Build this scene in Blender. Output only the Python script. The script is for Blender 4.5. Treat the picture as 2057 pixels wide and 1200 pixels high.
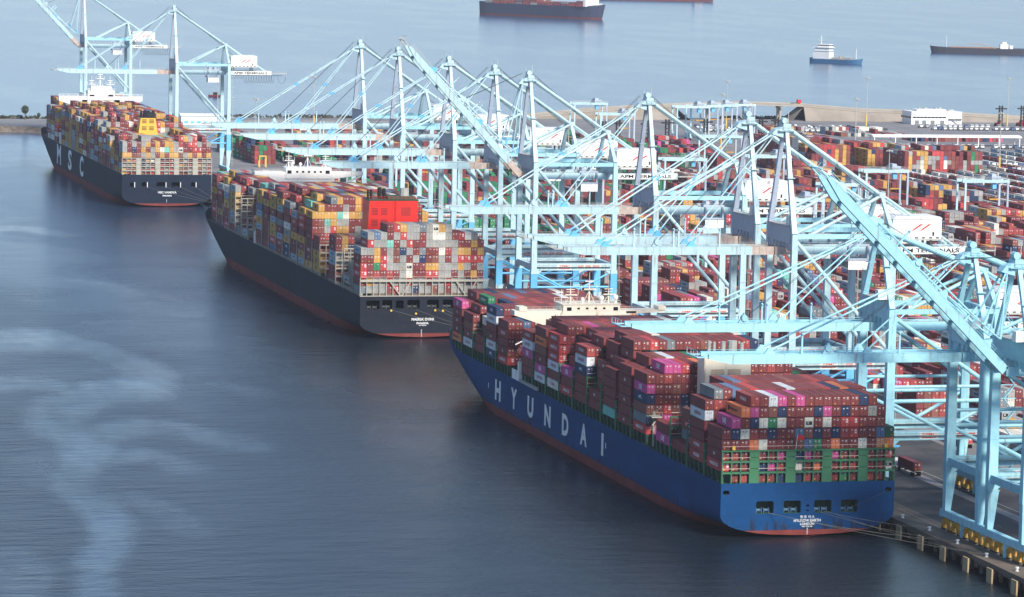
import bpy, bmesh, math, random
from mathutils import Vector, Matrix

for o in list(bpy.data.objects):
    bpy.data.objects.remove(o, do_unlink=True)
SC = bpy.context.scene
COL = SC.collection

# ------------------------------------------------------------------ camera, sky, sun, exposure
CAM = (-341.18, -860.11, 160.07)
YAW, PITCH, ROLL, FPX = 0.265856, 0.108449, 0.0236195, 7115.657
_fw = Vector((math.sin(YAW)*math.cos(PITCH), math.cos(YAW)*math.cos(PITCH), -math.sin(PITCH)))
_rt = Vector((math.cos(YAW), -math.sin(YAW), 0))
_up = _rt.cross(_fw)
_c, _s = math.cos(ROLL), math.sin(ROLL)
_rt, _up = _rt*_c + _up*_s, _up*_c - _rt*_s
cd = bpy.data.cameras.new('camera')
cd.sensor_fit = 'HORIZONTAL'; cd.sensor_width = 36.0
cd.lens = FPX*36.0/2057.0
cd.clip_start = 1.0; cd.clip_end = 60000.0
co = bpy.data.objects.new('camera', cd); COL.objects.link(co)
co.matrix_world = Matrix(((_rt.x, _up.x, -_fw.x, CAM[0]), (_rt.y, _up.y, -_fw.y, CAM[1]),
                          (_rt.z, _up.z, -_fw.z, CAM[2]), (0, 0, 0, 1)))
SC.camera = co

SUN_EL, SUN_AZ = math.radians(38), math.radians(163)      # azimuth clockwise from +Y (towards +X)
W = bpy.data.worlds.new('World'); SC.world = W; W.use_nodes = True
nt = W.node_tree; nt.nodes.clear()
sky = nt.nodes.new('ShaderNodeTexSky'); sky.sky_type = 'NISHITA'; sky.sun_disc = False
sky.sun_elevation = SUN_EL; sky.sun_rotation = SUN_AZ
sky.altitude = 0; sky.air_density = 1.0; sky.dust_density = 0.5; sky.ozone_density = 2.0
bg = nt.nodes.new('ShaderNodeBackground'); bg.inputs['Strength'].default_value = 0.098
wo = nt.nodes.new('ShaderNodeOutputWorld')
tint = nt.nodes.new('ShaderNodeMix'); tint.data_type = 'RGBA'; tint.blend_type = 'MULTIPLY'; tint.inputs[0].default_value = 1.0
tint.inputs[7].default_value = (0.92, 0.98, 1.11, 1)          # cool marine air
nt.links.new(sky.outputs[0], tint.inputs[6]); nt.links.new(tint.outputs[2], bg.inputs[0]); nt.links.new(bg.outputs[0], wo.inputs[0])

sl = bpy.data.lights.new('sun', 'SUN'); sl.energy = 3.6; sl.angle = math.radians(11.0); sl.color = (1.0, 0.94, 0.85)
so = bpy.data.objects.new('sun', sl); COL.objects.link(so)
S = Vector((math.sin(SUN_AZ)*math.cos(SUN_EL), math.cos(SUN_AZ)*math.cos(SUN_EL), math.sin(SUN_EL)))
so.rotation_euler = (-S).to_track_quat('-Z', 'Y').to_euler()
so.location = (200, -500, 600)

SC.view_settings.view_transform = 'Standard'; SC.view_settings.look = 'None'
SC.view_settings.exposure = 0.70; SC.view_settings.gamma = 1.0
SC.view_settings.use_curve_mapping = False
SC.render.engine = 'CYCLES'
SC.cycles.max_bounces = 5; SC.cycles.diffuse_bounces = 2; SC.cycles.glossy_bounces = 3
SC.cycles.transmission_bounces = 2; SC.cycles.volume_bounces = 0
SC.cycles.use_denoising = True; SC.cycles.denoiser = 'OPENIMAGEDENOISE'; SC.cycles.denoising_input_passes = 'RGB_ALBEDO_NORMAL'; SC.cycles.denoising_prefilter = 'ACCURATE'; SC.cycles.sample_clamp_indirect = 2.0
SC.cycles.caustics_reflective = False; SC.cycles.caustics_refractive = False

def project(x, y, z):
    d = Vector((x-CAM[0], y-CAM[1], z-CAM[2])); w = d.dot(_fw)
    if w < 1: return (-9999, -9999, w)
    return (1028.5+FPX*d.dot(_rt)/w, 600-FPX*d.dot(_up)/w, w)

def in_view(x, y, z, m=60):
    a, b, w = project(x, y, z)
    return -m < a < 2057+m and -m < b < 1200+m

# ------------------------------------------------------------------ materials
def lin(r, g, b):
    def f(v):
        v /= 255.0
        return v/12.92 if v <= 0.04045 else ((v+0.055)/1.055)**2.4
    return (f(r), f(g), f(b), 1.0)

class NT:
    def __init__(s, name):
        s.m = bpy.data.materials.new(name); s.m.use_nodes = True; s.t = s.m.node_tree
        s.bsdf = s.t.nodes['Principled BSDF']; s.out = s.t.nodes['Material Output']
    def n(s, kind, **kw):
        x = s.t.nodes.new('ShaderNode'+kind)
        for k, v in kw.items():
            if k in x.inputs.keys() if isinstance(k, str) else False: x.inputs[k].default_value = v
            else: setattr(x, k, v)
        return x
    def l(s, a, b): s.t.links.new(a, b)
    def pos(s):
        return s.n('NewGeometry').outputs['Position']
    def noise(s, scale, detail=3, vec=None, stretch=None, rough=0.55):
        v = vec if vec is not None else s.pos()
        if stretch:
            mp = s.n('Mapping'); mp.inputs['Scale'].default_value = stretch; s.l(v, mp.inputs[0]); v = mp.outputs[0]
        t = s.n('TexNoise'); t.inputs['Scale'].default_value = scale; t.inputs['Detail'].default_value = detail
        t.inputs['Roughness'].default_value = rough
        s.l(v, t.inputs['Vector']); return t.outputs['Fac']
    def ramp(s, fac, stops):
        r = s.n('ValToRGB'); e = r.color_ramp.elements
        e[0].position, e[0].color = stops[0]; e[1].position, e[1].color = stops[-1]
        for p, c in stops[1:-1]:
            k = e.new(p); k.color = c
        s.l(fac, r.inputs[0]); return r.outputs[0]
    def mix(s, fac, a, b, mode='MIX'):
        x = s.n('Mix'); x.data_type = 'RGBA'; x.blend_type = mode
        for sock, val in ((x.inputs[0], fac), (x.inputs[6], a), (x.inputs[7], b)):
            if hasattr(val, 'links'): s.l(val, sock)
            else: sock.default_value = val
        return x.outputs[2]
    def math(s, op, a, b=0.0):
        x = s.n('Math'); x.operation = op
        for sock, val in ((x.inputs[0], a), (x.inputs[1], b)):
            if hasattr(val, 'links'): s.l(val, sock)
            else: sock.default_value = val
        return x.outputs[0]
    def mapr(s, v, a, b, c=0.0, d=1.0):
        x = s.n('MapRange'); s.l(v, x.inputs[0])
        for i, k in enumerate((a, b, c, d)): x.inputs[i+1].default_value = k
        return x.outputs[0]
    def set(s, col=None, rough=0.6, metal=0.0, spec=0.4):
        if col is not None:
            if hasattr(col, 'links'): s.l(col, s.bsdf.inputs['Base Color'])
            else: s.bsdf.inputs['Base Color'].default_value = col
        if hasattr(rough, 'links'): s.l(rough, s.bsdf.inputs['Roughness'])
        else: s.bsdf.inputs['Roughness'].default_value = rough
        s.bsdf.inputs['Metallic'].default_value = metal
        s.bsdf.inputs['Specular IOR Level'].default_value = spec
        return s.m
    def bump(s, h, strength=0.3, dist=0.1):
        b = s.n('Bump'); b.inputs['Strength'].default_value = strength; b.inputs['Distance'].default_value = dist
        s.l(h, b.inputs['Height']); s.l(b.outputs[0], s.bsdf.inputs['Normal']); return b

def scale_col(c, k): return (c[0]*k, c[1]*k, c[2]*k, 1.0)

MATS = {}
def paint(name, rgb, rough=0.55, var=0.18, streak=0.0, streak_rgb=(92, 60, 44), scale=0.6, metal=0.0, tone=0.0):
    if name in MATS: return MATS[name]
    t = NT(name); c = lin(*rgb)
    f = t.noise(scale, 4)
    col = t.ramp(f, [(0.25, scale_col(c, 1-var)), (0.75, scale_col(c, 1+var*0.6))])
    if streak > 0:
        g = t.noise(1.0, 5, stretch=(0.9, 0.9, 0.10))
        m = t.mapr(g, 0.62-streak*0.12, 0.75, 0.0, 0.75)
        col = t.mix(m, col, lin(*streak_rgb))
    if tone > 0:
        oi = t.n('ObjectInfo'); k = t.mapr(oi.outputs['Random'], 0.0, 1.0, 1-tone, 1+tone*.5)
        col = t.mix(1.0, col, k, 'MULTIPLY')
    MATS[name] = t.set(col, rough, metal); return MATS[name]

def container_material():
    t = NT('container_paint')
    at = t.n('Attribute'); at.attribute_name = 'Col'
    f = t.noise(0.35, 5)
    g = t.noise(1.2, 4, stretch=(1.0, 1.0, 0.25))
    k = t.ramp(f, [(0.2, (0.74, 0.74, 0.74, 1)), (0.8, (1.12, 1.12, 1.12, 1))])
    c = t.mix(1.0, at.outputs['Color'], k, 'MULTIPLY')
    rust = t.mapr(g, 0.66, 0.80, 0.0, 0.55)
    c = t.mix(rust, c, lin(96, 62, 50))
    hs = t.n('HueSaturation'); hs.inputs['Saturation'].default_value = 0.91; t.l(c, hs.inputs['Color']); c = hs.outputs[0]
    # corrugated steel relief along whichever horizontal axis the wall runs
    sx = t.n('SeparateXYZ'); t.l(t.pos(), sx.inputs[0])
    s = t.math('ADD', sx.outputs[0], sx.outputs[1])
    w = t.math('SINE', t.math('MULTIPLY', s, 2*math.pi/0.56))
    t.bump(w, 0.8, 0.05)
    MATS['container'] = t.set(c, 0.6, 0.0, 0.14); return MATS['container']

def hull_material(name, rgb, streak_rgb, amount, z_hi):
    t = NT(name); c = lin(*rgb)
    f = t.noise(0.05, 5)
    col = t.ramp(f, [(0.3, scale_col(c, 0.84)), (0.7, scale_col(c, 1.12))])
    plates = t.noise(0.35, 2, stretch=(1, 0.12, 0.5))
    col = t.mix(t.mapr(plates, 0.45, 0.6, 0.0, 0.14), col, scale_col(c, 1.35))
    g = t.noise(0.55, 5, stretch=(1.0, 1.0, 0.16), rough=0.7)
    sx = t.n('SeparateXYZ'); t.l(t.pos(), sx.inputs[0])
    # welded plates: seams every 12 m by 2.9 m with slight tone steps
    cb = t.n('CombineXYZ'); t.l(t.math('ADD', sx.outputs[1], sx.outputs[0]), cb.inputs[0]); t.l(sx.outputs[2], cb.inputs[1])
    br = t.n('TexBrick'); br.inputs['Scale'].default_value = 1.0; br.inputs['Brick Width'].default_value = 11.5; br.inputs['Row Height'].default_value = 2.9
    br.inputs['Mortar Size'].default_value = 0.10; br.inputs['Mortar Smooth'].default_value = 0.6
    br.inputs['Color1'].default_value = (.93, .93, .93, 1); br.inputs['Color2'].default_value = (1.06, 1.06, 1.06, 1); br.inputs['Mortar'].default_value = (.80, .80, .80, 1)
    t.l(cb.outputs[0], br.inputs['Vector'])
    col = t.mix(1.0, col, br.outputs['Color'], 'MULTIPLY')
    scuff = t.noise(0.9, 5, stretch=(1, 0.10, 1.4), rough=0.75)
    col = t.mix(t.mapr(scuff, 0.62, 0.78, 0.0, 0.30), col, scale_col(lin(150, 150, 150), 0.6))
    t.bump(t.noise(0.16, 3, stretch=(1, 1, 2.2)), 0.25, 0.35)
    low = t.mapr(sx.outputs[2], 1.0, z_hi, 1.0, 0.0)
    g2 = t.math('ADD', g, t.math('MULTIPLY', low, amount))
    col = t.mix(t.mapr(g2, 0.70, 0.82, 0.0, 0.85), col, lin(*streak_rgb))
    return t.set(col, 0.7, 0.0, 0.10)

def boot_material():
    t = NT('red_antifouling'); c = lin(122, 58, 54)
    f = t.noise(0.12, 5, stretch=(1, 1, 0.4))
    col = t.ramp(f, [(0.25, lin(104, 52, 48)), (0.55, c), (0.8, lin(140, 76, 70))])
    return t.set(col, 0.75, 0.0, 0.1)

def water_material():
    t = NT('sea_water')
    p = t.pos()
    # oily slicks: smooth lanes that mirror the low sky, between wind-roughened water
    warp = t.n('TexNoise'); warp.inputs['Scale'].default_value = 0.006; warp.inputs['Detail'].default_value = 3
    t.l(p, warp.inputs['Vector'])
    wv = t.n('VectorMath'); wv.operation = 'SCALE'; wv.inputs['Scale'].default_value = 150
    t.l(warp.outputs['Color'], wv.inputs[0])
    ad = t.n('VectorMath'); ad.operation = 'ADD'; t.l(p, ad.inputs[0]); t.l(wv.outputs[0], ad.inputs[1])
    sl_ = t.noise(0.009, 5, vec=ad.outputs[0], stretch=(1.5, 0.36, 1.0), rough=0.55)
    blob = t.mapr(sl_, 0.485, 0.60, 0.0, 1.0)
    fa = t.n('Attribute'); fa.attribute_name = 'film'
    slick = t.math('MAXIMUM', t.math('MULTIPLY', blob, 0.30), fa.outputs['Fac'])
    # the near basin is ruffled by wind with oily lanes, the water farther out lies calmer
    sy = t.n('SeparateXYZ'); t.l(p, sy.inputs[0])
    open_ = t.mapr(sy.outputs[1], 900.0, 1700.0, 1.0, 0.25)
    slick = t.math('MULTIPLY', slick, open_)
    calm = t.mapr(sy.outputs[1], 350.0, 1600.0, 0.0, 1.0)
    r1 = t.noise(0.75, 4, stretch=(0.45, 1.0, 1.0))
    r2 = t.noise(0.20, 4, stretch=(0.35, 1.0, 1.0))
    r3 = t.noise(0.035, 3, stretch=(0.6, 1.0, 1.0))
    h = t.math('ADD', t.math('MULTIPLY', r1, 0.42), t.math('MULTIPLY', r2, 1.1))
    h = t.math('MULTIPLY', h, t.mapr(r3, 0.35, 0.65, 0.65, 1.25))
    st = t.math('SUBTRACT', 1.0, t.math('MULTIPLY', slick, 0.86))
    st = t.math('MULTIPLY', st, t.mapr(calm, 0.0, 1.0, 1.25, 0.42))
    h = t.math('MULTIPLY', h, st)
    t.bump(h, 0.6, 0.6)
    rr = t.mapr(calm, 0.0, 1.0, 0.31, 0.175)
    rough = t.math('SUBTRACT', rr, t.math('MULTIPLY', slick, 0.16))
    body = t.mix(calm, (0.009, 0.014, 0.019, 1), (0.022, 0.050, 0.105, 1))       # farther water bluer: the reflected sky's blue put into the body colour
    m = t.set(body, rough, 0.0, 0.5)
    t.bsdf.inputs['IOR'].default_value = 1.33
    return m

def ground_material(name, a, b, scale=0.05, stains=True):
    t = NT(name)
    f = t.noise(scale, 6)
    col = t.ramp(f, [(0.3, lin(*a)), (0.7, lin(*b))])
    if stains:
        g = t.noise(0.55, 5, stretch=(1.8, 0.06, 1), rough=0.7)
        col = t.mix(t.mapr(g, 0.56, 0.72, 0.0, 0.45), col, scale_col(lin(*a), 0.55))
        h = t.noise(0.9, 4, stretch=(1.0, 0.3, 1))
        col = t.mix(t.mapr(h, 0.62, 0.74, 0.0, 0.35), col, scale_col(lin(*b), 1.5))
    return t.set(col, 0.85, 0.0, 0.25)

container_material()
M_WATER = water_material()
M_BOOT = boot_material()
M_ASPH = ground_material('asphalt', (112, 111, 112), (138, 136, 134))
M_APR = ground_material('apron_asphalt', (58, 57, 60), (86, 83, 81), 0.09)
M_CONC = ground_material('quay_concrete', (92, 82, 72), (120, 108, 94), 0.12)
M_LANE = ground_material('concrete_strip', (126, 122, 120), (150, 146, 142), 0.12)
M_ROCK = ground_material('rock_slope', (92, 82, 72), (136, 122, 106), 0.35, False)
M_EARTH = ground_material('embankment', (128, 118, 106), (156, 146, 134), 0.05, False)
CY = paint('crane_cyan', (158, 211, 223), 0.5, 0.12, 0.42, (124, 104, 90), tone=.13)
CYP = paint('crane_pale', (180, 211, 217), 0.5, 0.13, 0.58, (136, 108, 90), tone=.13)
CYB = paint('crane_blue_extension', (104, 182, 222), 0.5, 0.07, 0.08, (120, 104, 92), tone=.13)
CYG = paint('crane_grey_and_shade', (172, 184, 198), 0.55, 0.08, 0.2, (120, 104, 92), tone=.13)  # trolley grey, and shade put into the seaward cross beam's colour
RUST = paint('rusted_steel', (188, 172, 160), 0.75, 0.25, 0.7, (118, 72, 52))
WHITE = paint('white_paint', (226, 226, 222), 0.5, 0.06, 0.10)
BLACK = paint('black_paint', (24, 25, 28), 0.6, 0.2)
REDP = paint('signal_red', (206, 40, 34), 0.5, 0.06)
YEL = paint('bogie_yellow', (196, 146, 52), 0.6, 0.25, 0.3, (90, 66, 40))
ROPE = paint('rope', (122, 116, 104), 0.85, 0.1)
CABLE = paint('cable', (40, 40, 42), 0.7, 0.1)
STEELG = paint('galvanised_steel', (176, 176, 168), 0.55, 0.14, 0.25, (120, 92, 72))
GREEN = paint('lashing_green', (62, 116, 82), 0.55, 0.12, 0.3, (60, 66, 50))
GREEND = paint('deck_green', (44, 78, 60), 0.65, 0.2, 0.3, (60, 54, 44))
LGREY = paint('lashing_grey', (170, 166, 152), 0.6, 0.12, 0.35, (122, 92, 70))
TAN = paint('deckhouse_tan', (228, 218, 198), 0.55, 0.05, 0.15, (150, 112, 80))
CREAM = paint('deckhouse_white', (236, 234, 228), 0.55, 0.05, 0.12, (170, 140, 110))
GLASS = paint('window_glass', (28, 36, 44), 0.15, 0.1)
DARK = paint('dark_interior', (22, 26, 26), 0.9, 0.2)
RAILP = paint('rail_pink_grey', (214, 190, 180), 0.6, 0.05)
ORANGE = paint('lifeboat_orange', (226, 84, 40), 0.45, 0.05)
TANF = paint('fender_tan', (170, 148, 114), 0.7, 0.12, 0.25, (120, 96, 70))

# ------------------------------------------------------------------ mesh builder
class MB:
    def __init__(s): s.v = []; s.f = []; s.m = []; s.c = []; s.mat = 0; s.col = None
    def face(s, pts):
        n = len(s.v); s.v.extend(pts); s.f.append(tuple(range(n, n+len(pts)))); s.m.append(s.mat); s.c.append(s.col)
    def mesh(s, verts, faces):
        n = len(s.v); s.v.extend(verts)
        for f in faces: s.f.append(tuple(i+n for i in f)); s.m.append(s.mat); s.c.append(s.col)
    def box(s, x0, x1, y0, y1, z0, z1):
        s.mesh([(x0,y0,z0),(x1,y0,z0),(x1,y1,z0),(x0,y1,z0),(x0,y0,z1),(x1,y0,z1),(x1,y1,z1),(x0,y1,z1)],
               [(0,3,2,1),(4,5,6,7),(0,1,5,4),(1,2,6,5),(2,3,7,6),(3,0,4,7)])
    def beam(s, p, q, w, h, w2=None, h2=None, side=None):
        p = Vector(p); q = Vector(q); d = (q-p).normalized()
        a = Vector(side) if side else (Vector((0, 1, 0)) if abs(d.y) < 0.9 else Vector((1, 0, 0)))
        a = (a-d*a.dot(d)).normalized(); b = d.cross(a)
        w2 = w if w2 is None else w2; h2 = h if h2 is None else h2
        vs = []
        for c, ww, hh in ((p, w, h), (q, w2, h2)):
            for i, j in ((-1,-1),(1,-1),(1,1),(-1,1)):
                vs.append(tuple(c+a*(i*ww/2)+b*(j*hh/2)))
        s.mesh(vs, [(3,2,1,0),(4,5,6,7),(0,1,5,4),(1,2,6,5),(2,3,7,6),(3,0,4,7)])
    def tube(s, p, q, r, n=8, r2=None):
        p = Vector(p); q = Vector(q); d = (q-p).normalized()
        a = Vector((0,0,1)) if abs(d.z) < 0.9 else Vector((1,0,0))
        a = (a-d*a.dot(d)).normalized(); b = d.cross(a); r2 = r if r2 is None else r2
        vs = []
        for c, rr in ((p, r), (q, r2)):
            for k in range(n):
                t = 2*math.pi*k/n; vs.append(tuple(c+a*(rr*math.cos(t))+b*(rr*math.sin(t))))
        fs = [(k, (k+1) % n, n+(k+1) % n, n+k) for k in range(n)]
        fs += [tuple(range(n-1, -1, -1)), tuple(range(n, 2*n))]
        s.mesh(vs, fs)
    def path(s, pts, r, n=4):
        for a, b in zip(pts, pts[1:]): s.tube(a, b, r, n)
    def prism(s, poly, axis, a, b):
        # poly: 2D points in the two other axes (cyclic order), extruded along axis from a to b
        def P(u, v, w):
            return {'x': (w, u, v), 'y': (u, w, v), 'z': (u, v, w)}[axis]
        n = len(poly); vs = [P(u, v, a) for u, v in poly]+[P(u, v, b) for u, v in poly]
        s.mesh(vs, [(k, (k+1) % n, n+(k+1) % n, n+k) for k in range(n)]+[tuple(range(n-1, -1, -1)), tuple(range(n, 2*n))])
    def rail(s, p, q, h=1.1, step=4.0, r=0.07):
        p = Vector(p); q = Vector(q); L = (q-p).length; n = max(1, int(L/step))
        up = Vector((0, 0, h))
        s.beam(p+up, q+up, r, r); s.beam(p+up*0.5, q+up*0.5, r*0.7, r*0.7)
        for k in range(n+1):
            c = p+(q-p)*(k/n); s.beam(c, c+up, r, r)
    def data(s, name, mats):
        me = bpy.data.meshes.new(name); me.from_pydata([tuple(v) for v in s.v], [], s.f)
        for m in (mats if isinstance(mats, (list, tuple)) else [mats]): me.materials.append(m)
        me.polygons.foreach_set('material_index', s.m)
        if any(c is not None for c in s.c):
            at = me.color_attributes.new('Col', 'FLOAT_COLOR', 'CORNER'); buf = []
            for f, c in zip(s.f, s.c): buf.extend(tuple(c or (0.5, 0.5, 0.5, 1))*len(f))
            at.data.foreach_set('color', buf)
        bm = bmesh.new(); bm.from_mesh(me); bmesh.ops.recalc_face_normals(bm, faces=bm.faces); bm.to_mesh(me); bm.free()
        return me
    def build(s, name, mats, parent=None, loc=None):
        return obj(name, s.data(name, mats), parent, loc)

def obj(name, me, parent=None, loc=None):
    o = bpy.data.objects.new(name, me); COL.objects.link(o)
    if parent is not None: o.parent = parent
    if loc is not None: o.location = loc
    return o

def empty(name, loc=(0, 0, 0), rz=0.0):
    o = bpy.data.objects.new(name, None); COL.objects.link(o); o.location = loc; o.rotation_euler = (0, 0, rz)
    o.empty_display_size = 0.5
    return o

def tag(o, label=None, cat=None, group=None, kind=None):
    if label: o['label'] = label
    if cat: o['category'] = cat
    if group: o['group'] = group
    if kind: o['kind'] = kind
    return o

def copy_tree(o, parent=None):
    c = o.copy(); COL.objects.link(c)
    if parent is not None: c.parent = parent
    for ch in list(o.children): copy_tree(ch, c)
    return c

# lettering: outlines of the built-in font turned into flat meshes
_TX = {}
def text2d(s, bold=0.0):
    k = (s, bold)
    if k in _TX: return _TX[k]
    cu = bpy.data.curves.new('t', 'FONT'); cu.body = s; cu.size = 1.0; cu.resolution_u = 3; cu.offset = bold
    cu.align_x = 'LEFT'
    ob = bpy.data.objects.new('t', cu); COL.objects.link(ob)
    dg = bpy.context.evaluated_depsgraph_get()
    me = bpy.data.meshes.new_from_object(ob.evaluated_get(dg))
    vs = [(v.co.x, v.co.y) for v in me.vertices]; fs = [tuple(p.vertices) for p in me.polygons]
    bpy.data.objects.remove(ob); bpy.data.meshes.remove(me); bpy.data.curves.remove(cu)
    if not vs: vs = [(0, 0), (1, 0), (1, 1)]; fs = []
    x0 = min(v[0] for v in vs); x1 = max(v[0] for v in vs); y0 = min(v[1] for v in vs); y1 = max(v[1] for v in vs)
    W_, H_ = max(1e-4, x1-x0), max(1e-4, y1-y0)
    vs = [((x-x0)/W_, (y-y0)/H_) for x, y in vs]
    _TX[k] = (vs, fs, W_/H_); return _TX[k]

def put_text(mb, s, fn, bold=0.0):
    """fn maps u,v in 0..1 of the text box to a 3D point"""
    vs, fs, asp = text2d(s, bold)
    mb.mesh([fn(u, v) for u, v in vs], fs)
# ------------------------------------------------------------------ the setting
QZ = 4.0
def structure(o): o['kind'] = 'structure'; return o

# sea sheet; the basin is meshed finely so that the oily film can be stored on it (surface smoothness, not colour)
from mathutils import noise as mnoise
SLK = [(-189,417,4.6,12,1.0),(-184,421,4.6,13,1.0),(-177,425,4.7,13,1.0),(-171,428,4.7,13,1.0),(-164,427,4.7,13,1.0),(-158,421,4.7,13,1.0),(-152,407,4.7,12,1.0),(-148,388,4.6,12,1.0),(-145,365,4.5,12,1.0),(-144,343,4.4,11,1.0),(-148,324,4.4,11,1.0),(-153,309,4.3,11,1.0),(-160,304,4.3,10,1.0),(-168,298,4.2,10,1.0),(-177,282,4.2,10,1.0),(-185,264,4.1,10,1.0),(-191,247,4.0,9,1.0),(-194,232,4.0,9,1.0),(-193,217,3.9,9,1.0),(-191,204,3.9,9,1.0),(-190,193,3.9,9,1.0),(-190,181,3.8,8,1.0),(-195,166,3.7,8,1.0),(-200,149,3.7,8,1.0),(-205,133,3.6,8,1.0),(-207,118,3.6,7,1.0),(-206,103,3.5,7,1.0),(-205,88,3.5,7,1.0),(-204,74,3.4,7,1.0),(-204,60,3.4,7,1.0),(-205,42,3.3,6,1.0),(-207,23,3.2,6,1.0),(-211,6,3.2,6,1.0),(-215,-11,3.1,6,1.0),(-218,-34,3.0,5,1.0),(-220,-51,3.0,5,1.0),(-199,316,3.8,7,0.55),(-194,322,3.8,8,0.55),(-188,327,3.8,8,0.55),(-184,321,3.8,8,0.55),(-183,314,3.8,7,0.55),(-190,191,4.4,6,0.6),(-183,204,4.5,6,0.6),(-174,219,4.6,6,0.6),(-166,226,4.6,6,0.6),(-158,228,4.6,6,0.6),(-153,218,4.6,6,0.6),(-150,206,4.6,6,0.6),(-146,195,4.5,6,0.6),(-142,186,4.5,6,0.6),(-191,157,3.9,5,0.45),(-184,163,4.0,5,0.45),(-176,165,4.0,5,0.45),(-171,153,4.0,5,0.45),(-169,141,3.9,5,0.45),(-195,95,3.4,5,0.35),(-193,90,3.4,5,0.35),(-189,82,3.3,5,0.35),(-187,74,3.3,5,0.35),(-185,56,3.3,5,0.35),(-184,42,3.2,4,0.35),(-135,641,4.9,6,0.5),(-131,636,4.9,6,0.5),(-126,630,4.8,6,0.5),(-121,620,4.8,6,0.5),(-117,606,4.8,6,0.5),(-114,589,4.7,6,0.5),(-112,570,4.7,6,0.5),(-111,537,4.6,5,0.5),(-110,510,4.5,5,0.5),(-104,499,4.5,5,0.5),(-98,496,4.5,5,0.5),(-133,871,5.6,7,0.6),(-125,870,5.6,7,0.6),(-116,866,5.6,7,0.6),(-110,852,5.6,7,0.6),(-105,840,5.5,6,0.6),(-233,5,2.8,6,0.4),(-232,-7,2.7,6,0.4),(-232,-22,2.7,6,0.4),(-235,-35,2.7,6,0.4),(-238,-46,2.6,5,0.4),(-126,309,3.9,4,0.3),(-122,301,3.8,4,0.3),(-117,293,3.8,4,0.3)]
def film(x, y):
    a = mnoise.noise(Vector((x*.02, y*.006, 0.0))); b = mnoise.noise(Vector((x*.02, y*.006, 7.3)))
    c = mnoise.noise(Vector((x*.07, y*.02, 3.1))); d_ = mnoise.noise(Vector((x*.07, y*.02, 11.7)))
    e1 = mnoise.noise(Vector((x*.008, y*.0025, 21.0))); e2 = mnoise.noise(Vector((x*.008, y*.0025, 29.0)))
    X = x+5*a+1.6*c+4*e1; Y = y+26*b+8*d_+18*e2; m = 0.0
    for cx, cy, rx, ry, wt in SLK:
        u = (X-cx)/(rx*1.95)
        if u > 1.5 or u < -1.5: continue
        v = (Y-cy)/(ry*2.35)
        if v > 1.5 or v < -1.5: continue
        t = max(0.0, min(1.0, (1.5-math.sqrt(u*u+v*v))/.95)); t = t*t*(3-2*t)*min(1.0, wt**.5)
        if t > m: m = t
    return m*max(0.0, .58+.34*mnoise.noise(Vector((x*.05, y*.014, 5.0)))+.22*mnoise.noise(Vector((x*.22, y*.05, 9.0))))
GX0, GX1, GY0, GY1, DX, DY = -340, 0, -260, 1000, 2.5, 6.0
nx, ny = int((GX1-GX0)/DX), int((GY1-GY0)/DY)
vs = [(GX0+i*DX, GY0+j*DY, 0.0) for j in range(ny+1) for i in range(nx+1)]
fs = [(j*(nx+1)+i, j*(nx+1)+i+1, (j+1)*(nx+1)+i+1, (j+1)*(nx+1)+i) for j in range(ny) for i in range(nx)]
val = [film(x, y) if x < -60 else 0.0 for x, y, _ in vs]
for x0, x1, y0, y1 in ((-9000, 22000, -3000, GY0), (-9000, 22000, GY1, 26000), (-9000, GX0, GY0, GY1), (GX1, 22000, GY0, GY1)):
    n = len(vs); vs += [(x0, y0, 0), (x1, y0, 0), (x1, y1, 0), (x0, y1, 0)]; fs.append((n, n+1, n+2, n+3)); val += [0.0]*4
me = bpy.data.meshes.new('water'); me.from_pydata(vs, [], fs); me.materials.append(M_WATER)
at = me.attributes.new('film', 'FLOAT', 'POINT'); at.data.foreach_set('value', val)
structure(obj('water', me))

# terminal platform: quay face, yard, and the shore that runs off behind the far berth
LAND = [(0, -420), (1400, -420), (1400, 1775), (880, 1782), (560, 1778), (340, 1745), (230, 1752), (100, 1712), (-420, 1722),
        (-420, 1622), (-60, 1620), (-22, 1612), (0, 1590)]
mb = MB()
mb.face([(x, y, QZ) for x, y in LAND])
yard = structure(mb.build('yard_ground', M_ASPH))
mb = MB()
for (a, b) in zip(LAND, LAND[1:]+LAND[:1]):
    if a[0] == 0 and b[0] == 0: continue
    dx, dy = b[0]-a[0], b[1]-a[1]; L = math.hypot(dx, dy); nx, ny = dy/L, -dx/L
    mb.face([(a[0], a[1], QZ-0.01), (b[0], b[1], QZ-0.01), (b[0]+nx*9, b[1]+ny*9, -2), (a[0]+nx*9, a[1]+ny*9, -2)])
rs = random.Random(5)
for k in range(420):                                 # loose armour stones on the slope of the far shore
    x = rs.uniform(-420, -10); t = rs.random(); y = 1621-t*8; z = 4-t*5.5; s = rs.uniform(0.6, 1.5)
    mb.beam((x-s, y, z), (x+s, y+rs.uniform(-1, 1), z+rs.uniform(-.3, .4)), s*1.2, s, s*0.7, s*0.8)
structure(mb.build('rock_slope', M_ROCK))

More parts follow.
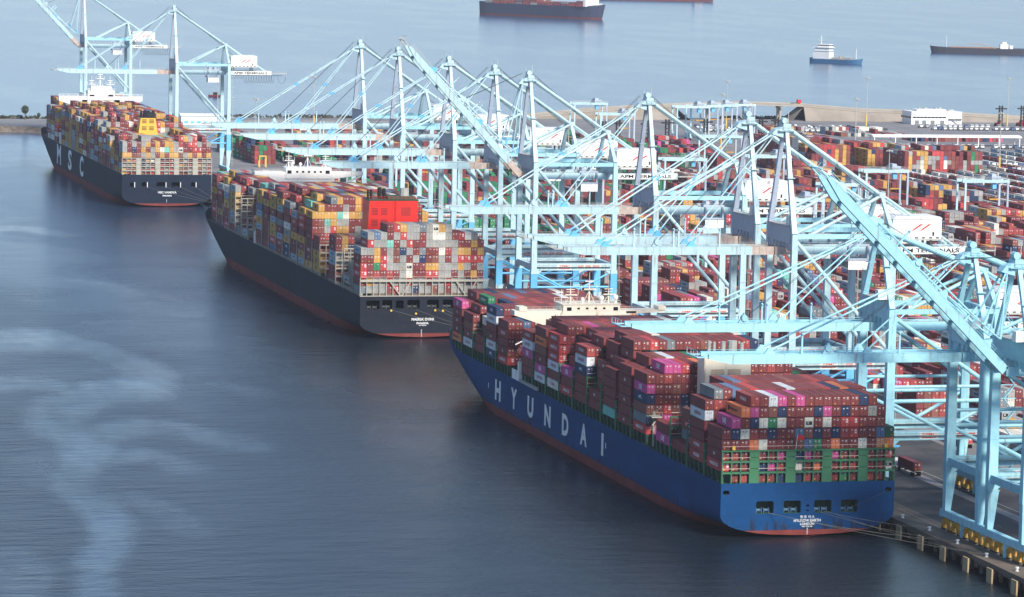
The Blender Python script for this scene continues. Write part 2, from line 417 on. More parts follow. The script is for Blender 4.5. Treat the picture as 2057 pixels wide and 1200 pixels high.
mb = MB()                                            # quay deck: concrete cope and crane runway
mb.box(-0.6, 9.0, -420, 1588, 2.2, QZ+0.006)
quay = structure(mb.build('quay', M_CONC))
mb = MB(); mb.box(-1.1, -0.6, -420, 1588, 2.9, QZ+0.16); mb.build('kerb', M_CONC, quay)
pile = MB(); pile.tube((0, 0, -3), (0, 0, 2.25), 0.55, 8); pile_me = pile.data('pile', M_CONC)
y = -110
while y < 60:
    for x in (0.4, 4.2): obj('pile', pile_me, quay, (x, y, 0))
    y += 6.1
crw = MB(); crw.box(0.2, 9, -0.6, 0.6, 1.2, 2.2); cme = crw.data('pile_cap', M_CONC)
for k in range(28): obj('pile_cap', cme, quay, (0, -110+6.1*k, 0))
mb = MB(); mb.box(5.82, 5.92, -420, 1588, QZ+.01, QZ+.05); mb.build('crane_rail', STEELG, quay)
mb = MB(); mb.box(36.4, 36.6, -420, 1588, QZ+.01, QZ+.05); mb.build('crane_rail', STEELG, quay)
fm = MB(); fm.box(-3.0, -2.6, -1.7, 1.7, -0.2, 3.6); fen_me = fm.data('fender', TANF)
fb = MB(); fb.box(-2.6, -1.1, -0.8, 0.8, 0.8, 2.8); fen_b = fb.data('fender_block', BLACK)
fbr = MB(); fbr.box(-0.9, -0.4, -2.6, 2.6, 1.4, 3.2); fbr_me = fbr.data('fender_bracket', M_CONC)
for k in range(12):
    y = -98+15.2*k
    f = obj('fender', fen_me, quay, (0, y, 0)); obj('fender_block', fen_b, f); obj('fender_bracket', fbr_me, f)

mb = MB(); mb.face([(9.0, -420, QZ+.003), (62.0, -420, QZ+.003), (62.0, 760, QZ+.003), (9.0, 760, QZ+.003)])
structure(mb.build('apron', M_APR))
mb = MB(); mb.face([(30.5, -420, QZ+.006), (34.0, -420, QZ+.006), (34.0, 1588, QZ+.006), (30.5, 1588, QZ+.006)])
structure(mb.build('concrete_lane', M_LANE))
mb = MB()                                            # painted lane lines on the apron
PAINTW = paint('road_paint', (132, 126, 112), 0.8, 0.3)
for x in (14.0, 22.5):
    y = -120
    while y < 420:
        mb.box(x-.09, x+.09, y, y+3, QZ+.006, QZ+.012); y += 21
structure(mb.build('lane_markings', PAINTW))

bol = MB(); bol.tube((0, 0, 0), (0, 0, .7), .3, 8); bol.tube((0, 0, .7), (0, 0, 1.0), .5, 8); bol.tube((0, 0, 0), (0, 0, .1), .5, 8)
bol_me = bol.data('bollard', WHITE)
for k, (y, nm) in enumerate(((-92, 'frame edge'), (-74, 'sixth fender'), (-55, 'sill of the cyan crane'), (-36, 'blue ship ropes'), (-17, 'blue ship stern'), (2, 'blue ship quarter'))):
    b = obj('bollard', bol_me, None, (1.6, y, QZ+.006))
    tag(b, 'white mooring bollard on the quay edge, %s from the blue stern' % ('fifth', 'fourth', 'third', 'second', 'nearest but one', 'nearest')[k], 'bollard', 'bollards on the quay edge')

# low scrub and strip road behind the yard
mb = MB(); rs = random.Random(11)
for k in range(1500):
    t = rs.random()
    if t < .75: x = rs.uniform(-300, 330); y = 1700+rs.uniform(-4, 4) if x < 100 else 1738+rs.uniform(-4, 4)
    else: x = rs.uniform(540, 660); y = 1770+rs.uniform(-5, 3)
    s = rs.uniform(1.0, 2.4); z = QZ+rs.uniform(0, 1.6)
    a = rs.uniform(0, 6.28); b = rs.uniform(-.5, .5)
    u = Vector((math.cos(a), math.sin(a), b))*s; v = Vector((-math.sin(a)*.4, math.cos(a)*.4, .9))*s*.8
    c = Vector((x, y, z))
    mb.face([c-u, c-v*.4, c+u, c+v])
SCRUB = paint('scrub_leaves', (70, 72, 58), 0.9, 0.35, 0, scale=0.3)
tag(mb.build('scrub', SCRUB), 'dark low scrub along the far shore behind the yard', 'scrub', kind='stuff')
mb = MB(); mb.face([(-400, 1676, QZ+.006), (330, 1690, QZ+.006), (330, 1700, QZ+.006), (-400, 1690, QZ+.006)])
structure(mb.build('shore_road', M_LANE))

# elevated road on its embankment with a span over open water
ROADPTS = [(352, 4.2), (390, 7.0), (428, 11.0), (474, 14.2), (553, 17.4), (602, 16.4), (650, 12.8), (675, 12.2), (720, 11.0), (780, 8.2), (880, 6.5)]
RY0, RY1 = 1750.0, 1764.0
ov = empty('overpass', (0, 0, 0))
tag(ov, 'long pale concrete overpass curving over a water gap behind the yard', 'bridge')
ROADC = ground_material('road_concrete', (150, 142, 130), (172, 164, 152), 0.08, False)
mb = MB()
for (x0, z0), (x1, z1) in zip(ROADPTS, ROADPTS[1:]):
    for a, b in ((0.0, 1.1),):
        mb.mesh([(x0, RY0, z0-1.6), (x1, RY0, z1-1.6), (x1, RY1, z1-1.6), (x0, RY1, z0-1.6),
                 (x0, RY0, z0-.2), (x1, RY0, z1-.2), (x1, RY1, z1-.2), (x0, RY1, z0-.2)],
                [(0,3,2,1),(4,5,6,7),(0,1,5,4),(1,2,6,5),(2,3,7,6),(3,0,4,7)])
mb.build('deck', ROADC, ov)
mb = MB()
for (x0, z0), (x1, z1) in zip(ROADPTS, ROADPTS[1:]):
    for yy in (RY0, RY1):
        mb.beam((x0, yy, z0+.25), (x1, yy, z1+.25), .35, .9, side=(0, 1, 0))
mb.build('parapet', ROADC, ov)
for xs, nm in (((352, 390, 428, 474, 497), 0), ((602, 650, 675, 720, 780, 880), 1)):
    mb = MB()
    def ztop(x):
        for (x0, z0), (x1, z1) in zip(ROADPTS, ROADPTS[1:]):
            if x0 <= x <= x1: return z0+(z1-z0)*(x-x0)/(x1-x0)
        return 5
    for x0, x1 in zip(xs, xs[1:]):
        z0, z1 = ztop(x0)-1.7, ztop(x1)-1.7
        for s, yy in ((-1, RY0+.3), (1, RY1-.3)):
            mb.face([(x0, yy, z0), (x1, yy, z1), (x1, yy+s*(6 if s < 0 else 14), 3.0), (x0, yy+s*(6 if s < 0 else 14), 3.0)])
    e = (xs[-1] if nm == 0 else xs[0]); s = 1 if nm == 0 else -1; z0 = ztop(e)-1.7
    mb.face([(e, RY0+.3, z0), (e, RY1-.3, z0), (e+s*12, RY1+8, 3.0), (e+s*12, RY0-6, 3.0)])
    mb.build('embankment', M_EARTH, ov)
for x in (526, 556, 584):
    mb = MB(); z = ztop(x)-1.6
    mb.beam((x, RY0+1, z-1.3), (x, RY1-1, z-1.3), 1.6, 1.4); mb.beam((x, RY0+4, -1), (x, RY0+4, z-1.5), 1.6, 1.6); mb.beam((x, RY1-4, -1), (x, RY1-4, z-1.5), 1.6, 1.6)
    mb.build('pier', ROADC, ov)
# ------------------------------------------------------------------ ship-to-shore gantry cranes
CW, CG = 21.5, 30.5            # frame spacing along the quay, rail gauge
_whl = {}
def build_crane(typ, up):
    A = typ == 'A'
    zG = 59.9 if A else 47.0
    zT = zG+5.4
    zP = 27.0 if A else 18.2            # portal beam centre
    za = zG+(37.3 if A else 27.8)
    zl = zG+(16.2 if A else 15.0)
    ym = CW/2; gy = 3.2
    P_ = CYP if A else CY
    root = empty('gantry_crane')
    def part(name, m, mats, parent=None): return m.build(name, mats, parent or root)
    # sills, bogies, legs
    for x in (0, CG):
        m = MB(); m.box(x-.8, x+.8, -2.6, CW+2.6, 3.6, 5.4)
        m.box(x-.82, x+.82, -2.9, -2.6, 3.2, 4.8); m.box(x-.82, x+.82, CW+2.6, CW+2.9, 3.2, 4.8)
        for k in range(6): m.box(x-.84, x-.8, -1+k*4, -.6+k*4, 3.7, 5.3)
        part('sill_beam', m, CY)
        for yc in (0.4, 6.8, CW-6.8, CW-.4):
            m = MB(); m.mat = 0
            m.prism([(yc-2.4, 1.3), (yc-1.9, 2.6), (yc-.5, 3.5), (yc+.5, 3.5), (yc+1.9, 2.6), (yc+2.4, 1.3), (yc+1.6, 1.1), (yc+.6, 2.2), (yc-.6, 2.2), (yc-1.6, 1.1)], 'x', x-.45, x+.45)
            for w in (-2.0, 2.0):
                m.prism([(yc+w-1.0, .5), (yc+w-.8, 1.5), (yc+w+.8, 1.5), (yc+w+1.0, .5), (yc+w+.5, .4), (yc+w, .9), (yc+w-.5, .4)], 'x', x-.4, x+.4)
            b = part('bogie', m, YEL)
            for w in (-2.6, -1.4, 1.4, 2.6):
                if 'w' not in _whl:
                    m = MB(); m.tube((-.25, 0, 0), (.25, 0, 0), .36, 10); _whl['w'] = m.data('wheel', BLACK)
                obj('wheel', _whl['w'], b, (x, yc+w, .38))
        m = MB(); m.box(x-.7, x+.7, ym-1.6, ym-.2, .8, 3.6); m.box(x-.8, x+.3, ym-1.5, ym-.4, .2, .8)
        part('gripper', m, CY)
        for y in (0, CW):
            s = 1 if y == 0 else -1
            m = MB()
            top = zP-1.3
            # tapered foot, then constant box section
            m.mesh([(x-.85, y-s*1.0, 5.4), (x+.7, y-s*1.0, 5.4), (x+.7, y+s*.9, 5.4), (x-.85, y+s*.9, 5.4),
                    (x-.95, y-s*1.0, 15.0), (x+1.9, y-s*1.0, 15.0), (x+1.9, y+s*1.0, 15.0), (x-.95, y+s*1.0, 15.0)],
                   [(0,3,2,1),(4,5,6,7),(0,1,5,4),(1,2,6,5),(2,3,7,6),(3,0,4,7)])
            m.box(x-1.0, x+2.1, y-1.05, y+1.05, 15.0, 15.25)
            part('leg_foot', m, CY if not A else CYP)
            if A:
                m = MB(); m.box(x-.95, x+1.55, y-1.0, y+1.0, 15.25, top-1.2); part('leg_extension', m, CYB)
                m = MB(); m.box(x-1.05, x+1.65, y-1.1, y+1.1, top-1.2, top-.9); m.box(x-.95, x+1.55, y-1, y+1, top-.9, top)
                part('leg_collar', m, CYP)
            m = MB(); m.beam((x+.2, y, top if A else 15.25), (x+.1, y, zT), *((1.9, 2.1, 1.6, 1.7) if A else (2.1, 2.5, 1.8, 2.1)))
            m.box(x-1, x+1.3, y-1.08, y+1.08, zP+10, zP+10.15)
            part('leg', m, P_)
    # portal beams in x (near and far frame) with walkway and name boards
    for y in (0, CW):
        m = MB(); m.box(1.2, CG-.8, y-.75, y+.75, zP-1.25, zP+1.25)
        for s in (0, 1):
            xx = 1.2 if s == 0 else CG-.8; d = 1 if s == 0 else -1
            m.prism([(xx, zP-1.25), (xx+d*2.2, zP-1.25), (xx, zP-3.2)], 'y', y-.6, y+.6)
        b = part('portal_beam', m, P_)
        m = MB(); m.box(1.5, CG-1, y-1.7, y-.75, zP+.1, zP+.2); m.rail((1.5, y-1.68, zP+.2), (CG-1, y-1.68, zP+.2), 1.1, 3.0)
        m.build('walkway', STEELG, b)
        if y == 0:
            m = MB(); m.box(9, 14.5, y-.8, y-.755, zP-.95, zP+.85); m.box(16.5, 26, y-.8, y-.755, zP-.6, zP+.8)
            s_ = m.build('name_board', WHITE, b)
            m = MB(); put_text(m, 'ZPMC', lambda u, v: (9.5+u*4.5, y-.806, zP-.1+v*.8), .02)
            for k, (a0, a1) in enumerate(((17, 19.2), (19.8, 22), (22.6, 25.2))):
                for r in range(2): m.box(a0, a1, y-.806, y-.803, zP-.3+r*.55, zP-.05+r*.55)
            m.box(9.6, 13.9, y-.806, y-.803, zP-.7, zP-.42)
            m.build('lettering', REDP, b)
    # cross ties in y at portal level
    for x in (0, CG):
        m = MB(); m.box(x-.5, x+.9, 1.0, CW-1.0, zP-1.0, zP+1.0); part('cross_tie', m, P_)
    # side frame bracing
    for y in (0, CW):
        m = MB(); m.tube((.6, y, zT-2.0), (CG-.6, y, zP+(4.5 if A else 13.0)), .62, 10); part('diagonal_brace', m, P_)
        m = MB(); m.beam((1, y, zT-.6), (CG-.8, y, zT-.6), 1.0, 1.3); part('top_tie', m, CY)
        if A:
            m = MB(); m.tube((1, y, zP-7.5), (CG-1, y, zP-7.5), .42, 8); part('horizontal_brace', m, CYB)
            m = MB(); m.tube((1.3, y, zP-2.2), (CG/2, y, zP-9.5), .38, 8); part('diagonal_strut', m, CYB)
            m = MB(); m.tube((CG-1, y, zP-2.2), (CG/2, y, zP-9.5), .38, 8); part('diagonal_strut', m, CYB)
        else:
            m = MB(); m.tube((1, y, zP+9.3), (CG-.8, y, zP+9.3), .55, 10); part('horizontal_brace', m, CY)
            m = MB(); m.tube((1, y, zP+13.2), (CG-.8, y, zP+13.2), .45, 8); part('horizontal_brace', m, CY)
            m = MB(); m.tube((1.1, y, zP+8.6), (CG*.52, y, zP+1.2), .5, 8); part('diagonal_strut', m, CY)
            m = MB(); m.tube((CG-.8, y, zP+8.6), (CG*.52, y, zP+1.2), .5, 8); part('diagonal_strut', m, CY)
    # upper cross beams: the deep plated one over the boom hinge and the land side one
    m = MB(); m.box(-.9, .9, .9, CW-.9, zG+2.6, zG+7.6)
    m.box(-.6, .6, .9, 4.2, zG+.4, zG+2.6); m.box(-.6, .6, CW-4.2, CW-.9, zG+.4, zG+2.6)
    xb = part('cross_beam', m, CYG if A else CY)  # the grey tone carries the beam's shade in its colour
    for k in range(5):
        m = MB(); yy = ym-6+3*k; m.prism([(yy-.9, zG+2.6), (yy+.9, zG+2.6), (yy+.5, zG+.9), (yy-.3, zG+.9)], 'x', -.7, .7)
        m.build('hanger', CYG if A else CY, xb)
    m = MB(); m.box(-1.6, 1.6, 3.5, CW-3.5, zG+7.6, zG+7.75); m.rail((-1.5, 3.5, zG+7.7), (-1.5, CW-3.5, zG+7.7)); m.build('platform', STEELG, xb)
    m = MB(); m.box(-1.0, 1.0, 2.2, 4.6, zG+7.75, zG+10.6); part('electrical_cabin', m, WHITE)
    m = MB(); m.box(CG-.8, CG+.8, .9, CW-.9, zG+2.2, zG+5.2); m.box(CG-.5, CG+.5, 4, CW-4, zG+.9, zG+2.2); part('cross_beam', m, P_)
    # mast over the seaward legs, land side frame, stays
    for y, s in ((0, 1), (CW, -1)):
        m = MB(); m.beam((0, y, zT), (0, ym-s*1.1, za-1.5), 1.55, 1.6, .95, 1.0)
        m.box(-1.1, 1.1, (y+(ym-y)*.44)-1.1, (y+(ym-y)*.44)+1.1, zT+(za-zT)*.5, zT+(za-zT)*.5+.18)
        part('mast_leg', m, P_ if s == 1 or not A else CYG)
        m = MB(); m.beam((CG, y, zT), (CG-.6, ym-s*2.0, zl), 1.4, 1.4, .9, .9); part('rear_mast_leg', m, P_)
    m = MB(); m.box(-1.2, 1.2, ym-2.0, ym+2.0, za-2.2, za-.4); m.tube((-.4, ym-1.2, za+.5), (-.4, ym+1.2, za+.5), .9, 10); m.box(-2.6, 2.2, ym-2.6, ym+2.6, za-2.5, za-2.3)
    m.prism([(-4.6, za-3.4), (-1.0, za-4.4), (-1.0, za-1.2), (-3.4, za-2.0)], 'y', ym-1.7, ym+1.7)
    hd = part('mast_head', m, CY if not A else CYP)
    m = MB(); m.rail((-2.6, ym-2.6, za-2.3), (2.2, ym-2.6, za-2.3), 1.2, 1.6); m.rail((-2.6, ym+2.6, za-2.3), (2.2, ym+2.6, za-2.3), 1.2, 1.6)
    m.rail((2.2, ym-2.6, za-2.3), (2.2, ym+2.6, za-2.3), 1.2, 1.6); m.beam((.6, ym-1, za-.4), (.6, ym-1, za+3.4), .16, .16)
    m.beam((-1.2, ym+1, za-.4), (-1.2, ym+1, za+2.4), .14, .14)
    m.build('railing', STEELG, hd)
    m = MB(); m.box(CG-1.5, CG+.4, ym-2.8, ym+2.8, zl-.8, zl+.7); part('rear_mast_head', m, P_)
    bx = 57.0
    for s in (-1, 1):
        m = MB(); m.tube((.4, ym+s*1.3, za-1.6), (CG-.8, ym+s*2.2, zl), .56 if A else .75, 10); part('backstay', m, P_)
        m = MB(); m.tube((CG-.4, ym+s*2.2, zl), (bx-4, ym+s*gy, zG+1.2), .45, 8); part('rear_stay', m, P_)
        m = MB(); m.tube((CG-.9, ym+s*2.2, zl-.3), (5.5, ym+s*gy*1.6, zG+3.8), .5, 8); part('inclined_strut', m, P_)
    # girder (fixed) with rail walkway, rusted near the hinge
    for s in (-1, 1):
        y = ym+s*gy
        m = MB(); m.box(3.0, bx, y-.55, y+.55, zG-1.15, zG+1.15); part('girder', m, P_)
        m = MB(); m.box(-3.2, 3.0, y-.57, y+.57, zG-1.16, zG+1.16); part('hinge_section', m, RUST if A else CY)
    m = MB()
    for k in range(7): m.box(4+k*8.5, 4.6+k*8.5, ym-gy, ym+gy, zG-.2, zG+.9)
    part('girder_cross_beams', m, P_)['kind'] = 'stuff'
    m = MB(); m.box(-3, bx, ym-gy+.6, ym-gy+1.6, zG+1.15, zG+1.22); m.rail((-3, ym-gy+.55, zG+1.2), (bx, ym-gy+.55, zG+1.2), 1.1, 3.5)
    m.box(bx, bx+9, ym-gy-.4, ym-gy+.4, zG-.3, zG+.1); m.beam((bx+9, ym-gy, zG-3), (bx+9, ym-gy, zG+1.4), .2, .2)
    m.rail((bx, ym-gy-.4, zG), (bx+9, ym-gy-.4, zG), 1.0, 3.0)
    part('walkway', m, STEELG)
    # boom
    hx = -3.2; BL = 64.0 if A else 67.5
    def bt(x, z):
        """boom-local metres out from the hinge / above its centre -> crane x,z"""
        if not up: return (hx-x, zG+z)
        a = math.radians(46.8 if A else 44.3)
        return (hx-x*math.cos(a)+z*math.sin(a), zG+x*math.sin(a)+z*math.cos(a))
    for s in (-1, 1):
        y = ym+s*gy
        m = MB()
        pts = [bt(7.0, -1.15), bt(BL-6, -1.15), bt(BL, .2), bt(BL, 1.15), bt(7.0, 1.15)]
        m.prism(pts, 'y', y-.55, y+.55)
        m.prism([bt(7, 1.15), bt(BL, 1.15), bt(BL, 1.25), bt(7, 1.25)], 'y', y-.6, y+.6)
        part('boom', m, P_)
        m = MB(); m.prism([bt(.3, -1.16), bt(7, -1.16), bt(7, 1.16), bt(.3, 1.16)], 'y', y-.57, y+.57)
        for k in (2.4, 4.6): m.prism([bt(k, -1.2), bt(k+.25, -1.2), bt(k+.25, 1.2), bt(k, 1.2)], 'y', y-.66, y+.66)
        part('boom_hinge_section', m, RUST if A else CY)
    m = MB()
    for k in range(9):
        x0 = 3+k*7.0; a = bt(x0, .9); b = bt(x0+.8, .9); c = bt(x0+.8, -.4); d = bt(x0, -.4)
        m.prism([a, b, c, d], 'y', ym-gy+.5, ym+gy-.5)
    part('boom_cross_beams', m, P_)['kind'] = 'stuff'
    m = MB()
    def B3(x, z, y): a, c = bt(x, z); return (a, y, c)
    m.beam(B3(2, 1.3, ym-gy+1.2), B3(BL, 1.3, ym-gy+1.2), 1.0, .08, side=(0, 1, 0))
    for zz in (1.9, 2.4): m.beam(B3(2, zz, ym-gy+.65), B3(BL, zz, ym-gy+.65), .08, .08)
    for k in range(17): m.beam(B3(2+k*3.7, 1.3, ym-gy+.65), B3(2+k*3.7, 2.4, ym-gy+.65), .08, .08)
    m.beam(B3(BL, .6, ym-gy), B3(BL+3.4, .6, ym-gy), .5, .3); m.beam(B3(BL, .6, ym+gy), B3(BL+3.4, .6, ym+gy), .5, .3)
    m.beam(B3(BL+3.0, .7, ym-gy-1), B3(BL+3.0, .7, ym+gy+1), .6, .2)
    for yy in (ym-gy-1, ym-1, ym+1, ym+gy+1): m.beam(B3(BL+3.2, .7, yy), B3(BL+3.2, 2.4, yy), .1, .1)
    m.beam(B3(BL+3.2, 2.3, ym-gy-1), B3(BL+3.2, 2.3, ym+gy+1), .1, .1)
    part('boom_walkway', m, STEELG if A else CY)
    for k, x in enumerate((17, 29.5, 31.0, 43.0)):      # rope support posts on the boom
        m = MB(); m.beam(B3(x, 1.2, ym-gy), B3(x, 6.6, ym-gy), .42, .42); m.beam(B3(x, 6.2, ym-gy-.6), B3(x, 6.2, ym-gy+.9), .3, .3)
        part('support_post', m, P_)
    m = MB(); x = 36; m.prism([bt(x-1.6, 1.3), bt(x+1.6, 1.3), bt(x, 4.0)], 'y', ym-gy-.4, ym-gy+.4); m.tube(B3(x, 2.6, ym-gy-.7), B3(x, 2.6, ym-gy+.7), .9, 8)
    part('sheave_bracket', m, P_)
    for k, (xo, r) in enumerate(((51.5, .25), (25.5, .21))):
        for s in (-1, 1):
            e = B3(xo, 2.1, ym+s*gy); h = (-2.8, ym+s*1.2, za-2.6)
            m = MB(); m.mat = 0
            if not up:
                m.tube(h, e, r, 8)
                m.mat = 1
                mid = Vector(h)*.5+Vector(e)*.5; d = (Vector(e)-Vector(h)).normalized()
                m.tube(mid-d*.9, mid+d*.9, r*1.3, 8); m.tube(Vector(e)-d*2.2, Vector(e), r*1.3, 8)
            else:
                # folded links: down from the mast head to the elbow, then up along the raised boom
                xe = -9.5 if k == 0 else -5.0; ze = zG+(11.5 if k == 0 else 8.0)
                el = (xe, ym+s*(gy+.2), ze)
                m.tube(h, el, r, 8); m.tube(el, e, r, 8); m.mat = 1
                d = (Vector(el)-Vector(h)).normalized(); m.tube(Vector(el)-d*2.4, Vector(el), r*1.7, 8)
            part('forestay', m, [P_, CYB if A else CY])
            m = MB(); a = B3(xo-1.6, 1.1, ym+s*gy); 
            m.prism([bt(xo-1.5, 1.2), bt(xo+1.5, 1.2), bt(xo+.4, 2.8), bt(xo-.4, 2.8)], 'y', ym+s*gy-.35, ym+s*gy+.35)
            part('stay_bracket', m, CYB if A else CY)
    m = MB()                                            # hoist ropes
    for s in (-.9, .9):
        m.tube((-3, ym+s, za+.2), B3(36, 2.6, ym-gy+s*.4), .06, 4)
        m.tube((1.0, ym+s, za+.2), (CG+8, ym+s*2, zG+7), .06, 4)
    part('hoist_rope', m, CABLE)
    # machinery house with the red double stroke, trolley, cabin, sign, festoon
    m = MB(); m.box(CG+2.2, CG+17.5, ym-5.2, ym+5.2, zG+3.6, zG+9.4); m.prism([(CG+2.0, zG+9.4), (CG+17.7, zG+9.4), (CG+16.9, zG+10.1), (CG+3, zG+10.1)], 'y', ym-5.4, ym+5.4)
    mh = part('machinery_house', m, WHITE)
    m = MB()
    for k in (0, 1):
        x0 = CG+8.0+k*2.6; y = ym-5.22
        m.mesh([(x0, y, zG+6.0), (x0+.7, y, zG+6.0), (x0+3.6, y, zG+7.9), (x0+2.7, y, zG+7.9)], [(0, 1, 2, 3)])
    m.build('emblem', REDP, mh)
    m = MB()
    for k in range(7): m.box(CG+2.6+k*2.2, CG+3.5+k*2.2, ym-5.23, ym-5.2, zG+3.7, zG+4.1)
    m.box(CG+14.6, CG+15.2, ym-5.23, ym-5.2, zG+4.4, zG+5.6); m.build('vents', BLACK, mh)
    m = MB(); m.box(CG+1, CG+18.5, ym-6.3, ym+6.3, zG+3.3, zG+3.6); m.rail((CG+1, ym-6.3, zG+3.6), (CG+18.5, ym-6.3, zG+3.6))
    for x in (CG+4, CG+15):
        for s in (-1, 1): m.beam((x, ym+s*gy, zG+1.1), (x, ym+s*gy, zG+3.3), .6, .6)
    m.build('deck', STEELG, mh)
    tx = 22.5
    m = MB()
    for s in (-1, 1):
        m.box(tx-3.6, tx+3.6, ym+s*gy-.5, ym+s*gy+.5, zG+1.2, zG+1.9); m.box(tx-3.2, tx-2.7, ym+s*gy-1.3, ym+s*gy-.9, zG-2.6, zG+1.5); m.box(tx+2.7, tx+3.2, ym+s*gy-1.3, ym+s*gy-.9, zG-2.6, zG+1.5)
    m.box(tx-3.4, tx+3.4, ym-gy-1.3, ym+gy+1.3, zG-2.7, zG-2.3); m.tube((tx-1.6, ym-2, zG+2.5), (tx-1.6, ym+2, zG+2.5), .7, 8); m.tube((tx+1.6, ym-2, zG+2.5), (tx+1.6, ym+2, zG+2.5), .7, 8)
    part('trolley', m, CYG)
    m = MB(); m.box(tx-3.0, tx+3.4, ym-gy-1.0, ym+gy-1.6, zG-5.6, zG-2.7)
    cb = part('operator_cabin', m, WHITE)
    m = MB(); m.box(tx-3.05, tx-3.0, ym-gy-.6, ym+gy-2.0, zG-5.0, zG-3.4); m.build('window', GLASS, cb)
    m = MB(); m.box(CG+3.4, bx-.6, ym-gy-.66, ym-gy-.58, zG-1.05, zG+1.05); sg = part('sign_board', m, WHITE)
    m = MB(); put_text(m, 'APM TERMINALS', lambda u, v: (CG+4.0+u*(bx-CG-6.6), ym-gy-.675, zG-.62+v*1.25), .025); m.build('lettering', BLACK, sg)
    m = MB(); x = CG+2.2; k = 0
    m.box(CG+1.5, bx+6, ym-gy-2.0, ym-gy-1.8, zG-1.35, zG-1.15)
    while x < bx+1:
        w = 1.5; dep = 2.0 if x < CG+9 else 4.4
        pts = [(x+w*i/6, ym-gy-1.9, zG-1.3-dep*math.sin(math.pi*i/6)**.55) for i in range(7)]
        m.path(pts, .09, 3); x += w; k += 1
    m.path([(bx+3+i*.9, ym-gy-1.9, zG-1.3-4.6*math.sin(math.pi*i/6)**.6) for i in range(7)], .09, 3)
    part('festoon_cable', m, CABLE)
    # stair flights on the land side near leg
    m = MB(); z = 6.0; k = 0
    if A:
        for dx in (0, .5): m.beam((CG+2.2+dx, -.6, 6), (CG+1.6+dx, -.6, zT-1), .09, .09)
        for j in range(9): m.box(CG+1.4, CG+3.4, -1.3, -.3, 10+j*6, 10.1+j*6)
    while not A and z < zT-4:
        x0, x1 = (CG+2.3, CG+5.3) if k % 2 == 0 else (CG+5.3, CG+2.3)
        m.beam((x0, -1.4, z), (x1, -1.4, z+3.6), .9, .18); m.beam((x0, -1.85, z+1), (x1, -1.85, z+4.6), .08, .08)
        m.box(CG+1.4, CG+5.8, -2.0, -.8, z+3.6, z+3.7); z += 3.7; k += 1
    part('stairs', m, STEELG if A else CY)
    if not A:
        m = MB(); m.box(-3.6, -1.0, 1.0, 3.4, zG+8.0, zG+10.6); part('checker_cabin', m, WHITE)
    return root

RX = 6.0
CRANES = [('A', 1, 1523.7, 'leftmost pale crane with raised boom beyond the farthest ship'),
          ('A', 0, 1161.2, 'pale crane with lowered boom over the farthest ship'),
          ('A', 0, 670.5, 'pale crane at the far end of the middle row, boom lowered over red funnelled ship'),
          ('A', 0, 596.8, 'second pale crane from the far end of the middle row, boom lowered'),
          ('A', 0, 507.7, 'third pale crane from the far end of the middle row, boom lowered'),
          ('A', 0, 436.2, 'pale crane just behind the raised boom of the middle row, its own boom lowered'),
          ('A', 1, 386.6, 'pale crane with raised boom in the middle row behind the red funnel'),
          ('A', 0, 239.7, 'pale crane with lowered boom over the blue ship bow and bridge'),
          ('A', 0, 138.1, 'pale crane standing close behind its near twin, boom over the blue ship'),
          ('A', 0, 105.4, 'pale crane nearest of the raised leg cranes, boom over the blue ship stacks'),
          ('B', 0, 26.3, 'low cyan crane beside the blue ship stern, boom above the funnel'),
          ('B', 0, -39.0, 'low cyan crane on the near quay, boom lowered over the stern containers'),
          ('B', 1, -67.0, 'cyan crane at the frame edge with its big boom raised')]
_proto = {}
for typ, up, y, lab in CRANES:
    if (typ, up) not in _proto:
        r = _proto[(typ, up)] = build_crane(typ, up)
    else: r = copy_tree(_proto[(typ, up)])
    r.location = (RX, y, QZ)
    tag(r, lab, 'crane', 'ship to shore cranes along the quay')
# ------------------------------------------------------------------ container ships
XC = -25.75                                   # common centre line
def smooth(t): t = max(0.0, min(1.0, t)); return t*t*(3-2*t)

